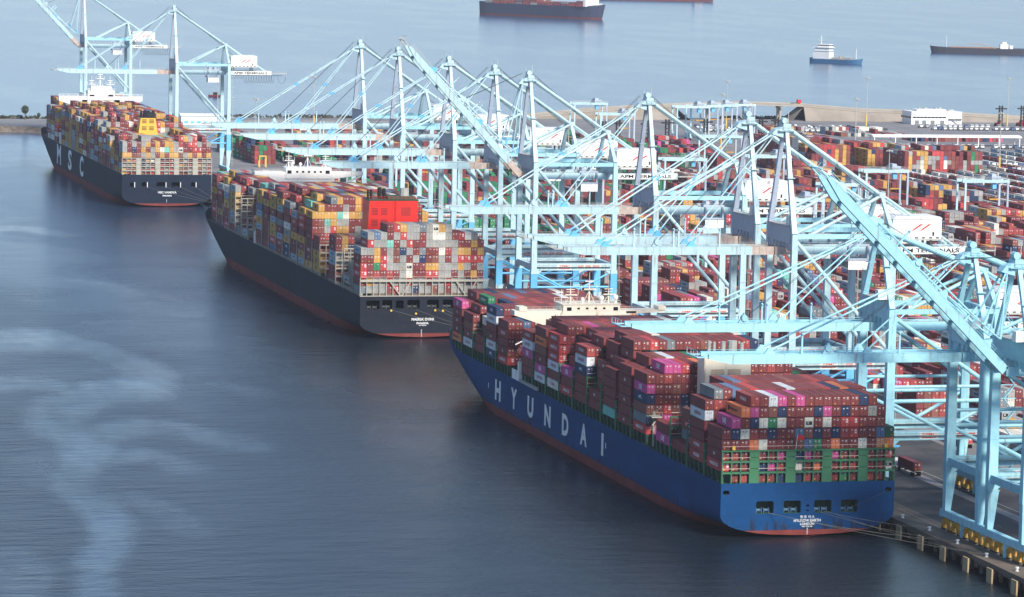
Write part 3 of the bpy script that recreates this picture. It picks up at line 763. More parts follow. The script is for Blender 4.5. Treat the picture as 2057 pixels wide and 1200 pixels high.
class Hull:
    def __init__(s, y0, L, B, D, rise, boot):
        s.y0, s.L, s.B, s.D, s.rise, s.boot = y0, L, B, D, rise, boot
    def deck(s, d):                            # deck edge height at distance d from the stern
        t = (d/s.L-.86)/.14
        return s.D+(s.rise*smooth(t/.45) if t > 0 else 0)
    def stem(s, z):                            # distance of the stem from the transom at height z
        return s.L-15.0+15.0*max(0.0, min(1.0, (z-1.0)/(s.D+s.rise-1.0)))**1.25 if z > 1 else s.L-15.0
    def half(s, d, z):
        b = s.B/2
        # run towards the stern: bottom lifts to the transom knuckle
        k = 0.45-16*smooth(d/70.0)**1.0
        top = 6.2-4.5*smooth(d/90.0)
        if z < top:
            t = (top-z)/max(.01, top-k)
            if t >= 1: return 0.0
            b *= (1-t**2.3)**(1/2.3)
        # entrance
        zr = max(0.0, min(1.0, z/s.D)); s0 = s.L*(.70+.165*zr); s1 = s.stem(z)
        if d > s0:
            t = min(1.0, (d-s0)/(s1-s0)); p = 1.75+1.1*zr
            b *= max(0.0, 1-t**p)
        return b
    def build(s, name, mats, parent):
        st = [0, 1.5, 4, 8, 14, 22, 32, 45, 60, 80]+[s.L*f for f in (.3, .4, .5, .6, .68, .71, .74, .77, .80, .825, .85, .87, .89, .91, .93, .945, .96, .972, .983, .992, 1.0)]
        fr = [0, .12, .25, .38, .5, .62, .74, .86, 1.0]
        m = MB(); rows = []
        for d in st:
            dz = s.deck(d); zs = [-3.0, -1.2, 0.0, .5, 1.0, s.boot]+[s.boot+(dz-s.boot)*f for f in fr[1:]]
            row = []
            for z in zs:
                dd = min(d, s.stem(z)); row.append((s.half(dd, z), s.y0+dd, z))
            rows.append(row)
        n = len(rows[0])
        for sg in (-1, 1):
            for a, b in zip(rows, rows[1:]):
                for i in range(n-1):
                    q = [a[i], b[i], b[i+1], a[i+1]]
                    if max(p[0] for p in q) < .02: continue
                    m.mat = 0 if i < 5 else 1
                    m.face([(XC+sg*p[0], p[1], p[2]) for p in q])
        o = m.build(name, mats, parent)
        bm = bmesh.new(); bm.from_mesh(o.data); bmesh.ops.remove_doubles(bm, verts=bm.verts, dist=.005)
        bmesh.ops.recalc_face_normals(bm, faces=bm.faces); bm.to_mesh(o.data); bm.free()
        for p in o.data.polygons: p.use_smooth = True
        # bulb under the stem
        return o

def transom(h, mats, openings, parent):
    """flat stern plate with real openings; openings: (x0,x1,z0,z1) relative to the centre line"""
    bm = bmesh.new(); edges = []
    def loop(pts):
        vs = [bm.verts.new((XC+x, h.y0, z)) for x, z in pts]
        for a, b in zip(vs, vs[1:]+vs[:1]): edges.append(bm.edges.new((a, b)))
    zs = [h.D]+[h.D-(h.D-6.2)*k/3 for k in (1, 2, 3)]+[5.2, 4.2, 3.2, 2.4, 1.7, 1.2, .8]
    right = [(h.half(0, z), z) for z in zs]+[(0, .46)]
    pts = right+[(-x, z) for x, z in right[::-1][1:]]
    loop(pts)
    for x0, x1, z0, z1 in openings:
        r = min(.35, (z1-z0)*.3)
        loop([(x0+r, z0), (x1-r, z0), (x1, z0+r), (x1, z1-r), (x1-r, z1), (x0+r, z1), (x0, z1-r), (x0, z0+r)])
    bmesh.ops.triangle_fill(bm, use_beauty=True, use_dissolve=False, edges=edges)
    # split by the boot-topping line
    bmesh.ops.bisect_plane(bm, geom=bm.verts[:]+bm.edges[:]+bm.faces[:], plane_co=(0, 0, min(h.boot, 1.9)), plane_no=(0, 0, 1))
    bmesh.ops.recalc_face_normals(bm, faces=bm.faces)
    for f in bm.faces:
        if f.normal.y > 0: f.normal_flip()
        f.material_index = 0 if f.calc_center_median().z < min(h.boot, 1.9) else 1
    me = bpy.data.meshes.new('transom'); bm.to_mesh(me); bm.free()
    for x in mats: me.materials.append(x)
    return obj('transom', me, parent)

def draught_text(parent, h, s, xm, z0, size, mat, ratio=None, bold=.03, name='lettering'):
    vs, fs, asp = text2d(s, bold); w = size*asp*(ratio or 1)
    m = MB(); put_text(m, s, lambda u, v: (XC+xm-w/2+u*w, h.y0-.05, z0+v*size), bold)
    return m.build(name, mat, parent)

def side_letter(parent, h, ch, d, z0, z1, wd, mat, bold=.06):
    """one letter painted on the port side, following the plating; d = distance from the stern of its fore edge"""
    m = MB()
    def fn(u, v):
        dd = d-u*wd; z = z0+(z1-z0)*v
        return (XC-h.half(dd, z)-.06, h.y0+dd, z)
    put_text(m, ch, fn, bold); return m.build('letter', mat, parent)

def lash_mesh(width, top, z0, mat_i, cell=2.5, deck_levels=3, solid=(), thick=.7):
    """lashing bridge: posts between the rows, walkways with rails, some plated cells"""
    m = MB(); n = int(round(width/cell))
    for i in range(n+1):
        x = -width/2+i*cell; m.box(x-.14, x+.14, -.12, .12, z0, top); m.box(x-.1, x+.1, thick-.12, thick+.12, z0, top)
    H = top-z0
    for k in range(1, deck_levels+1):
        z = z0+H*k/deck_levels
        m.box(-width/2, width/2, -.1, thick+.1, z-.42, z-.1)
        m.mat = 1; m.box(-width/2, width/2, -.16, -.08, z+.9 if k < deck_levels else z+.95, z+1.0 if k < deck_levels else z+1.05); m.mat = 0
        if k < deck_levels:
            m.box(-width/2, width/2, -.12, .0, z-.1, z+.12)
    for i in solid: m.box(-width/2+i*cell+.05, -width/2+(i+1)*cell-.05, -.16, -.05, z0, top-.5)
    return m

# ---- containers -----------------------------------------------------------------------------
PAL = {'m': (132, 60, 60), 'r': (164, 64, 60), 'R': (190, 54, 52), 'b': (138, 82, 70), 'O': (232, 116, 48), 't': (204, 134, 92),
       'P': (200, 66, 136), 'N': (50, 66, 100), 'S': (92, 116, 148), 'W': (216, 220, 222), 'C': (224, 218, 202), 'G': (164, 163, 157),
       'g': (122, 130, 134), 'Y': (204, 154, 66), 'E': (50, 132, 88), 'T': (112, 188, 170), 'V': (66, 106, 72)}
NAMES = {'m': 'maroon', 'r': 'dull red', 'R': 'bright red', 'b': 'brown', 'O': 'orange', 't': 'tan', 'P': 'magenta', 'N': 'navy',
         'S': 'steel blue', 'W': 'white', 'C': 'cream', 'G': 'light grey', 'g': 'dark grey', 'Y': 'mustard', 'E': 'green', 'T': 'turquoise', 'V': 'olive green'}
LC = {k: lin(*v) for k, v in PAL.items()}
CL, CWD = 12.19, 2.44
SIDE = {'P': ('ONE', (240, 236, 240), .30, .55), 'O': ('Hapag-Lloyd', (60, 40, 70), .60, .34), 'N': ('APL', (224, 226, 232), .34, .34), 'W': ('CAI CAI', (188, 60, 62), .55, .32),
        'r': ('HYUNDAI', (232, 226, 222), .5, .34), 'R': ('HAMBURG SUD', (236, 226, 222), .7, .36), 'G': ('MAERSK', (70, 82, 96), .55, .34), 'Y': ('MSC', (74, 60, 42), .3, .5),
        'E': ('EVERGREEN', (226, 236, 228), .6, .34), 'm': ('tex', (226, 214, 210), .16, .34), 'C': ('CAI', (188, 70, 62), .3, .3)}
_vis_rnd = random.Random(77)

def door_marks(m, key, x0, x1, y, z0, z1, rnd, sg=-1):
    """lock rods, hasps and placards on a door end at y facing -y"""
    w = x1-x0; h = z1-z0; base = LC[key]; pale = tuple(min(1, c*1.25+.03) for c in base[:3])+(1,)
    dk = tuple(c*.45 for c in base[:3])+(1,)
    m.col = dk; m.box(x0+w*.49, x0+w*.51, y-.03, y, z0+.12, z1-.1)
    m.col = pale
    for f in (.15, .36, .64, .85): m.box(x0+w*f-.035, x0+w*f+.035, y-.07, y-.01, z0+.1, z1-.1)
    m.col = (.75, .73, .70, 1) if key not in 'WCG' else (.2, .2, .22, 1)
    m.box(x0+w*.57, x0+w*.80, y-.05, y-.012, z1-.62, z1-.42)
    if rnd.random() < .75: m.box(x0+w*.58, x0+w*(.70+.1*rnd.random()), y-.05, y-.012, z1-.95, z1-.78)
    if rnd.random() < .6: m.box(x0+w*.18, x0+w*.34, y-.05, y-.012, z1-.75, z1-.5)
    if rnd.random() < .45:
        m.col = lin(232, 150, 50); a = rnd.choice((.2, .62)); m.box(x0+w*a, x0+w*(a+.14), y-.05, y-.012, z0+.35, z0+.7)
    if key == 'R':
        m.col = (.82, .8, .78, 1); m.box(x0+w*.56, x0+w*.88, y-.055, y-.012, z0+h*.42, z0+h*.58); m.box(x0+w*.56, x0+w*.88, y-.055, y-.012, z0+h*.64, z0+h*.78)

def reefer_end(m, x0, x1, y, z0, z1):
    w = x1-x0; h = z1-z0
    m.col = (.03, .035, .04, 1); m.box(x0+w*.16, x0+w*.84, y-.06, y-.01, z0+h*.28, z0+h*.62)
    m.col = (.5, .5, .5, 1); m.box(x0+w*.3, x0+w*.5, y-.09, y-.01, z0+h*.4, z0+h*.56)

def side_mark(m, key, x, y0, z0, z1, rnd):
    """brand lettering on the long side facing -x (reads from bow to stern)"""
    if key not in SIDE: return
    s, rgb, fw_, fh = SIDE[key]
    if key == 'm' and rnd.random() < .55: return
    if key in 'rW' and rnd.random() < .3: return
    h = (z1-z0)*fh; w = CL*fw_*.8
    zc = z0+(z1-z0)*.52-h/2; yf = y0+CL*.5+w/2
    if key == 'G' and rnd.random() < .75:
        m.col = lin(150, 190, 214); m.box(x-.03, x-.008, yf-w*1.22, yf+w*.22, zc-.42, zc+h+.42)
    m.col = lin(*rgb)
    if key == 'O':
        m.box(x-.04, x-.01, yf+.5, yf+1.6, zc-.1, zc+h+.1)
    put_text(m, s, lambda u, v: (x-.045, yf-u*w, zc+v*h), .035)

def emit(m, key, x, y, z, h, rnd, ends=True, side=True, reefer=False):
    """one container as plain faces inside a mass; x,y,z: port aft bottom corner"""
    j = .86+.28*rnd.random(); c = LC[key]; m.col = (c[0]*j, c[1]*j, c[2]*j, 1)
    x1, z1 = x+CWD, z+h-.10
    m.box(x, x1, y, y+CL, z, z1)
    dk = (c[0]*j*.7, c[1]*j*.7, c[2]*j*.7, 1)
    if ends:
        if reefer: reefer_end(m, x, x1, y, z, z1)
        else: door_marks(m, key, x, x1, y, z, z1, rnd)
    if side:
        m.col = dk
        for yy in (y, y+CL-.16): m.box(x-.02, x, yy, yy+.16, z, z1)
        m.box(x-.02, x, y, y+CL, z1-.12, z1)
        side_mark(m, key, x, y, z, z1, rnd)

MASS = MB()                                   # every container beyond the 300 largest

_cm = {}
def container_parts(key, h):
    if (key, h) in _cm: return _cm[(key, h)]
    w = CWD/2; z1 = h-.10; m = MB(); m.col = LC[key]
    m.box(-w+.04, w-.04, .03, CL-.03, .06, z1-.05)
    c = LC[key]; m.col = tuple(v*.82 for v in c[:3])+(1,)
    for sx in (-1, 1):
        for y in (.09, CL-.09): m.box(sx*(w-.08)-.08, sx*(w-.08)+.08, y-.09, y+.09, 0, z1)
        m.box(sx*(w-.05)-.05, sx*(w-.05)+.05, .18, CL-.18, z1-.13, z1); m.box(sx*(w-.05)-.05, sx*(w-.05)+.05, .18, CL-.18, 0, .15)
    for y in (.08, CL-.08): m.box(-w+.16, w-.16, y-.06, y+.06, z1-.14, z1)
    body = m.data('shipping_container', MATS['container'])
    doors = []
    for v in range(4):
        rr = random.Random(hash(key) % 97+v*13 if False else ord(key)*7+v); m = MB(); m.col = LC[key]
        m.box(-w+.16, w-.16, -.02, .03, .1, z1-.14); door_marks(m, key, -w+.12, w-.12, -.02, .06, z1-.05, rr)
        doors.append(m.data('door', MATS['container']))
    rf = MB(); rf.col = LC[key]; rf.box(-w+.16, w-.16, -.02, .03, .1, z1-.14); reefer_end(rf, -w, w, -.02, .06, z1-.06)
    lg = []
    for v in range(3):
        m = MB(); side_mark(m, key, -w, 0, 0, z1, random.Random(v*5+2)); lg.append(m.data('lettering', MATS['container']) if m.f else None)
    _cm[(key, h)] = (body, doors, rf.data('cooling_unit', MATS['container']), lg); return _cm[(key, h)]

ORD = ['zeroth', 'first', 'second', 'third', 'fourth', 'fifth', 'sixth', 'seventh', 'eighth', 'ninth', 'tenth', 'eleventh', 'twelfth', 'thirteenth',
       'fourteenth', 'fifteenth', 'sixteenth', 'seventeenth', 'eighteenth', 'nineteenth', 'twentieth']

_T = {2: 'twenty', 3: 'thirty', 4: 'forty', 5: 'fifty'}
def nth(k):
    if k < 20: return ORD[k]
    if k % 10 == 0: return {20: 'twentieth', 30: 'thirtieth', 40: 'fortieth', 50: 'fiftieth'}[k]
    return _T[k//10]+'-'+ORD[k % 10]

def load(bays, base, h, weights, seed, fixed=None, individual=0, ship='blue ship', low=()):
    """bays: list of (y_aft, heights[19]); writes containers into MASS or as things"""
    rnd = random.Random(seed); keys = ''.join(k*n for k, n in weights)
    cells = {}
    for b, (y, hs) in enumerate(bays):
        n = len(hs); x0 = XC-n*2.5/2+.03
        last = None
        for c, nt_ in enumerate(hs):
            for t in range(nt_):
                k = fixed.get((b, t, c)) if fixed else None
                if k is None:
                    k = last if (last and rnd.random() < .12) else rnd.choice(keys)
                last = k
                cells[(b, c, t)] = [k, x0+c*2.5, y, base+t*h, False]
        if b in low:
            for c in range(1, n-1): cells[(b, c, -1)] = [rnd.choice(keys), x0+c*2.5, y, base-h, False]
    idx = {}
    for (b, c, t), v in cells.items():
        idx.setdefault(b, {})[(c, t)] = v
    tops = {b: {} for b in range(len(bays))}
    for (b, c, t) in cells: tops[b][c] = max(tops[b].get(c, -1), t)
    def blocked(px, py, pz, own):
        """is the straight line from the point to the camera stopped by another stack"""
        d = Vector((CAM[0]-px, CAM[1]-py, CAM[2]-pz)); d.normalize(); s = 1.2
        while s < 190:
            x, y, z = px+d.x*s, py+d.y*s, pz+d.z*s
            if x < XC-25: return False
            for b, (yb, hs) in enumerate(bays):
                if yb < y < yb+CL:
                    c = int((x-(XC-len(hs)*1.25))/2.5)
                    if 0 <= c < len(hs) and (b, c) != own and z < base+hs[c]*h-.2: return True
            s += 2.2
        return False
    vis = []
    for key_, v in list(cells.items()):
        b, c, t = key_
        ex_top = (b, c, t+1) not in cells; ex_port = (b, c-1, t) not in cells; ex_star = (b, c+1, t) not in cells
        ex_aft = (b-1, c, t) not in cells; ex_fore = (b+1, c, t) not in cells
        gap = b > 0 and bays[b][0]-bays[b-1][0] > 16
        ex_aft = ex_aft or gap
        area = 0.0; nd = 1.0/(abs(v[2]-CAM[1])/1000.0)
        if individual:
            k, x, y, z, _ = v
            if ex_aft and not blocked(x+1.2, y-.3, z+h*.6, (b, c)): area += CWD*h*.93
            if ex_port and not blocked(x-.4, y+CL*.5, z+h*.6, (b, c)): area += CL*h*.30
            if ex_top and not blocked(x+1.2, y+CL*.4, z+h+.3, (b, c)): area += CL*CWD*.13
        if ex_top or ex_port or ex_aft or ex_star or ex_fore:
            vis.append((area*nd*nd, key_, ex_aft, ex_port))
    vis.sort(key=lambda q: -q[0])
    n_ind = 0
    for area, (b, c, t), ea, ep in vis:
        k, x, y, z, _ = cells[(b, c, t)]
        reefer = k in 'WC' and rnd.random() < .22
        if n_ind < individual and area > 0:
            n_ind += 1
            body, doors, rf, lg = container_parts(k, h)
            o = obj('shipping_container', body, None, (x+CWD/2, y, z))
            if ea:
                if reefer: obj('cooling_unit', rf, o)
                else: obj('door', rnd.choice(doors), o)
            if ep:
                l_ = rnd.choice(lg)
                if l_ is not None: obj('lettering', l_, o)
            st = 'sternmost stack' if b == 0 else '%s stack from stern' % ORD[b+1]
            tier = '%s tier' % ORD[t+1] if t >= 0 else 'bottom tier'
            n = len(bays[b][1])
            row = 'outermost port' if c == 0 else ('outermost starboard' if c == n-1 else '%s from port' % ORD[c+1])
            tag(o, '%s container, %s, %s, %s of %s' % (NAMES[k], tier, row, st, ship), 'container', 'containers on the blue ship')
        else:
            emit(MASS, k, x, y, z, h, rnd, ends=ea, side=ep, reefer=reefer)
    return n_ind
# ------------------------------------------------------------------ the three berthed ships
def deck_gear(root, h, bays, base, lash_top, mats, fitted, grid=2.5, rail=RAILP, post=None):
    """hatch covers, edge posts, lashing bridges"""
    frame, dark = mats
    m = MB(); m.box(-19.5, 19.5, 0, CL, h.D-.1, base-.04); hm = m.data('hatch_cover', dark)
    m = MB(); m.box(-.28, .28, -.28, .28, h.D-.2, base-.05); m.box(-.45, .45, -.6, .6, base-.45, base-.05); m.box(-.25, .25, -.6, .6, h.D-.1, h.D+.5)
    pm = m.data('stanchion', post or frame)
    lm = {}
    for b, (y, hs) in enumerate(bays):
        n = len(hs); obj('hatch_cover', hm, root, (XC, y, 0))
        for yy in (.4, 4.2, 8.0, 11.8):
            for s in ((-1, 1) if yy in (.4, 11.8) else (-1,)): obj('stanchion', pm, root, (XC+s*(n*1.25-.5), y+yy, 0))
        if b > 0 and b in fitted:
            top = fitted[b]; k = (n, top)
            if k not in lm: lm[k] = lash_mesh(n*2.5+.4, top, h.D, 0, 2.5+.4/n, max(2, int((top-h.D)/2.8))).data('lashing_bridge', [frame, rail])
            obj('lashing_bridge', lm[k], root, (XC, y-1.75, 0))
    # bulwark plates and coaming behind the posts
    m = MB(); y0, y1 = bays[0][0], bays[-1][0]+CL
    for s in (-1, 1): m.box(XC+s*21.2-.1, XC+s*21.2+.1, y0, y1, h.D-.1, base-.3)
    m.build('coaming', dark, root)
    m = MB()
    pts = [(d, h.half(d, h.D-.05)) for d in (0, 4, 60, h.L*.5, h.L*.8, h.L*.86, h.L*.9, h.L*.94, h.L*.97, h.L*.99)]
    m.face([(XC-b+.1, h.y0+d, h.D-.12) for d, b in pts]+[(XC+b-.1, h.y0+d, h.D-.12) for d, b in pts[::-1]])
    m.build('main_deck', dark, root)

def mooring_deck(parent, h, ops, wall, winch):
    for x0, x1, z0, z1 in ops:
        m = MB(); X0, X1 = XC+x0, XC+x1; y0, y1 = h.y0, h.y0+4.5
        m.face([(X0, y0, z0), (X0, y1, z0), (X1, y1, z0), (X1, y0, z0)]); m.face([(X0, y0, z1), (X1, y0, z1), (X1, y1, z1), (X0, y1, z1)])
        m.face([(X0, y0, z0), (X0, y0, z1), (X0, y1, z1), (X0, y1, z0)]); m.face([(X1, y0, z0), (X1, y1, z0), (X1, y1, z1), (X1, y0, z1)])
        m.face([(X0, y1, z0), (X0, y1, z1), (X1, y1, z1), (X1, y1, z0)])
        o = m.build('mooring_opening', wall, parent)
        if x1-x0 > 3 and winch:
            for f in (.28, .7):
                w = MB(); cx = X0+(X1-X0)*f; w.tube((cx-.6, y0+2.2, z0+.6), (cx+.6, y0+2.2, z0+.6), .42, 10); w.box(cx-.8, cx-.6, y0+1.6, y0+2.8, z0, z0+1.3); w.box(cx+.6, cx+.8, y0+1.6, y0+2.8, z0, z0+1.3)
                w.build('winch', winch, o)

def mast(root, x, y, z, H, mat, name='radar_mast'):
    m = MB(); m.beam((x, y, z), (x, y, z+H), .5, .5, .25, .25); m.beam((x-2.2, y, z+H*.55), (x+2.2, y, z+H*.55), .2, .18); m.beam((x-1.3, y, z+H*.8), (x+1.3, y, z+H*.8), .16, .14)
    m.box(x-1.9, x+1.9, y-.9, y-.7, z+H*.6, z+H*.66); m.box(x-1.4, x+1.4, y-.2, y+.2, z+H*.95, z+H)
    for s in (-1, 1): m.beam((x+s*1.8, y, z), (x, y, z+H*.55), .13, .13); m.beam((x+s*2.5, y, z+H*.55), (x+s*2.5, y, z+H*.55+1.8), .14, .14)
    m.tube((x, y, z+H), (x, y, z+H+2.6), .1, 5)
    return m.build(name, mat, root)

def dome(root, x, y, z, r, mat):
    m = MB(); m.tube((x, y, z), (x, y, z+r*1.2), r*.45, 8)
    for a, b, ra, rb in ((1.2, 1.7, .75, 1.0), (1.7, 2.3, 1.0, 1.0), (2.3, 2.8, 1.0, .7), (2.8, 3.0, .7, .15)): m.tube((x, y, z+r*a), (x, y, z+r*b), r*ra, 10, r*rb)
    return m.build('satellite_dome', mat, root)

# ---------------- blue ship ----------------
ship = empty('container_ship', (0, 0, 0)); tag(ship, 'blue container ship with white hull letters, nearest at the quay', 'ship', 'berthed container ships')
H1 = Hull(0.0, 323.0, 47.9, 14.4, 3.6, 2.6)
blue = hull_material('hull_blue', (20, 66, 112), (44, 40, 44), .30, 8.0)
hull = H1.build('hull', [M_BOOT, blue], ship)
OPS1 = [(-14.2, -9.4, 6.3, 9.6), (-6.6, -1.9, 6.3, 9.6), (1.8, 6.6, 6.3, 9.6), (9.2, 13.8, 6.3, 9.6), (-23.4, -21.6, 11.5, 12.6), (21.4, 23.2, 11.5, 12.6), (-.4, .4, 7.9, 8.5), (-.4, .4, 6.7, 7.1)]
tr = transom(H1, [M_BOOT, blue], OPS1, ship)
WINB = paint('winch_blue', (70, 104, 132), 0.5, 0.1)
mooring_deck(tr, H1, OPS1, GREEND, WINB)
for s, z, sz, ra in (('현 대  어 스', 4.9, .78, 1), ('HYUNDAI EARTH', 3.95, .74, .95), ('LONDON', 3.1, .66, 1.0), ('IMO 9725158', 2.55, .38, 1.0)):
    draught_text(tr, H1, s, 0.0, z, sz, WHITE, ra, .02)
m = MB(); m.box(XC-.05, XC+.05, -.06, -.02, .6, 2.4)
for k in range(8): m.box(XC-.05, XC+.28, -.06, -.02, .7+k*.22, .78+k*.22)
m.build('draught_marks', WHITE, tr)
m = MB(); m.prism([(1.0, -3), (1.0, .4), (3.2, .9), (7.5, .9), (6.8, -3)], 'x', XC-.45, XC+.45); m.build('rudder', M_BOOT, ship)
LET1 = 'HYUNDAI'
for k, ch in enumerate(LET1):
    d = 228.2-19.6*k-(2.2 if ch == 'I' else 0)
    side_letter(hull, H1, ch, d, 4.8+.06*k, 11.4+.05*k, 7.0 if ch != 'I' else 2.2, WHITE, .045)
for d, z in ((236.5, 8.2), (104.0, 8.6)):
    m = MB(); m.box(XC-23.95-.08, XC-23.95-.03, d-.3, d+.3, z-.8, z+.8); m.build('draught_marks', WHITE, hull)

Y1 = [1.0, 15.8, 30.6, 45.4, 67.0, 81.8, 96.6, 111.5, 126.3, 141.1, 155.9, 170.7, 185.6, 215.0, 229.8, 244.6, 259.4, 274.3]
HT1 = [[4, 5, 6]+[7]*14+[6, 4], [6]+[7]*17+[6], [1, 4, 5, 6]+[7]*13+[6, 5], [2]*3+[3]*13+[2]*3, [6, 6]+[7]*15+[6, 6], [6, 6]+[7]*15+[7, 6],
       [5, 6]+[8]*15+[7, 6], [2, 5, 7]+[8]*14+[7, 6], [6, 6, 7]+[7]*14+[7, 6], [3, 4, 6]+[7]*14+[6, 6], [6, 7]+[7]*15+[7, 6], [6, 6]+[7]*15+[6, 6], [5, 5, 5]+[6]*14+[6, 5],
       [5, 5, 5]+[6]*14+[5, 5], [6]*17+[6, 5], [2, 4, 5]+[6]*14+[5, 5], [4, 5]+[6]*15+[5, 5], [5, 5]+[6]*15+[5, 5]]
B1 = list(zip(Y1, HT1))
FX1 = {}
for t, row, c0 in ((6, 'rmWPmPmmmmmmNm', 3), (5, 'OPmbNmmmNPmNmmGm', 2), (4, 'PmNCECmmCmCmRRmmb', 1), (3, 'mNCrmNmmSbNmNrRmmSV', 0), (2, 'mmmOCmmmbSEmOmmCmtO', 0), (1, 'mrmmmmPRNPmCPmmrmmR', 0), (0, 'RmmmNPrmCmOmmmrmmmC', 0)):
    for i, k in enumerate(row): FX1[(0, t, c0+i)] = k
for b, spec in {1: 'rrmmWm', 3: 'Pm', 4: 'RgbNPm', 5: 'mmmmmm', 6: 'Tmmmm', 7: 'mm', 8: 'mmmNWr', 9: 'RmP', 10: 'CmWRRR', 11: 'WPmbOm', 12: 'mmPWr', 13: 'Rmmrm', 14: 'NWmmWN', 16: 'Wmbm', 17: 'OmmmP'}.items():
    for t, k in enumerate(spec): FX1[(b, t, 0)] = k
FX1[(1, 6, 1)] = 'g'; FX1[(4, 5, 0)] = 'm'; FX1[(1, 4, 0)] = 'W'
for c, k in zip(range(2, 17), 'mSmRmmmWmmmrNOm'): FX1[(1, 6, c)] = k
N_IND = load(B1, 17.3, 2.82, [('m', 64), ('r', 12), ('N', 7), ('P', 3), ('C', 2), ('b', 9), ('O', 2), ('R', 5), ('S', 2), ('g', 1), ('E', 1), ('W', 1)], 3, FX1, 300, 'blue ship', low=(0,))
FIT1 = {1: 23.0, 2: 25.8, 3: 25.8, 5: 23.0, 6: 23.0, 7: 25.8, 8: 25.8, 9: 25.8, 10: 25.8, 11: 23.0, 12: 25.8, 14: 23.0, 15: 25.8, 16: 23.0, 17: 23.0}
deck_gear(ship, H1, B1, 17.3, 23.0, (GREEN, GREEND), FIT1, post=GREEND)
m = lash_mesh(47.5, 23.1, 14.4, 0, 2.5, 3, (3, 7, 11, 15), .6); obj('lashing_bridge', m.data('lashing_bridge', [GREEN, RAILP]), ship, (XC, .15, 0))
LMP = paint('lamp_yellow', (226, 180, 70), .6, .1)
for x in (-20.8, 21.2):
    m = MB(); m.box(XC+x-.4, XC+x+.4, -.2, .5, 23.2, 24.2); m.build('floodlight', LMP, ship)
# funnel casing
m = MB(); m.box(-35.4, -21.9, 59.6, 65.6, 14.3, 40.6); fn_ = m.build('funnel', TAN, ship)
m = MB(); m.box(-35.5, -21.8, 59.5, 65.7, 40.6, 41.1); m.build('funnel_top', BLACK, fn_)
for x, r, hh in ((-33.3, .6, 2.8), (-31.8, .45, 2.4), (-29.2, .7, 2.6), (-26.6, 1.4, 2.8), (-23.8, .6, 2.2)):
    m = MB(); m.tube((x, 62.4, 41.1), (x, 62.4, 41.1+hh), r, 10); m.build('exhaust_pipe', STEELG, fn_)
m = MB()
for x in (-33.4, -28.6):
    for k in range(6): m.box(x, x+3.8, 59.52, 59.6, 33.2+k*.55, 33.5+k*.55)
m.box(-34.8, -33.8, 59.53, 59.6, 29.2, 30.6); m.build('louvre', paint('louvre_tan', (176, 150, 116), .7, .1), fn_)
# bridge
m = MB(); m.box(-38.0, -13.5, 200.4, 212.0, 14.3, 35.3); dh = m.build('deckhouse', TAN, ship)
m = MB(); m.box(-35.6, -17.0, 200.6, 211.0, 35.3, 38.3); wh = m.build('wheelhouse', TAN, ship)
m = MB()
for x in (-34.4, -19.2): m.box(x, x+1.5, 200.54, 200.6, 36.4, 37.5)
for k in range(4): m.box(-31.0+k*2.8, -30.2+k*2.8, 200.54, 200.6, 36.8, 37.4)
m.build('window', GLASS, wh)
for s in (-1, 1):
    m = MB(); x0 = XC+s*8.5; x1 = XC+s*24.0
    m.prism([(x0, 35.2), (x0, 36.5), (x1, 36.5), (x1, 35.9), (XC+s*16, 35.4)] if s > 0 else [(x0, 31.2), (x0, 36.4), (x1-1.5, 36.4), (x1-1.5, 35.0), (XC+s*14.0, 31.2)], 'y', 201.2, 206.0)
    wg = m.build('bridge_wing', TAN, ship)
    m = MB(); m.box(min(XC+s*21.5, x1), max(XC+s*21.5, x1+(-1.5 if s < 0 else 0)), 201.0, 206.2, 36.4, 37.6); m.rail((x0, 201.3, 36.5), (x1, 201.3, 36.5), 1.1, 2.0); m.build('wing_bulwark', TAN, wg)
    m = MB(); m.box(XC+s*12.6-1.6, XC+s*12.6+1.6, 201.1, 201.2, 35.5 if s > 0 else 32.0, 36.1 if s > 0 else 34.0); m.build('opening', DARK, wg)  # dark panel on the solid wing, an opening's shade put into colour
m = MB(); m.beam((-38.6, 200.2, 31.8), (-35.8, 200.2, 36.2), 1.0, .2, side=(0, 1, 0)); m.beam((-39.0, 200.0, 32.9), (-36.2, 200.0, 37.3), .1, .1); m.build('stairs', TAN, dh)
m = MB(); m.rail((-35.6, 200.6, 38.3), (-17, 200.6, 38.3), 1.2, 1.8); m.rail((-35.6, 211, 38.3), (-17, 211, 38.3), 1.2, 1.8); m.box(-35.9, -16.7, 200.4, 211.2, 38.25, 38.4); m.build('railing', TAN, wh)
mast(ship, -25.7, 206, 38.3, 7.0, TAN); mast(ship, -32.4, 204, 38.3, 4.6, TAN); mast(ship, -19.6, 205, 38.3, 4.6, TAN)
for x, z, r in ((-22.2, 38.4, .8), (-28.4, 38.4, .6), (-17.6, 38.4, .9)): dome(ship, x, 204, z, r, CREAM)
m = MB(); m.beam((-35.6, 203, 30), (-35.6, 203, 43), .14, .14); m.build('whip_aerial', WHITE, ship)
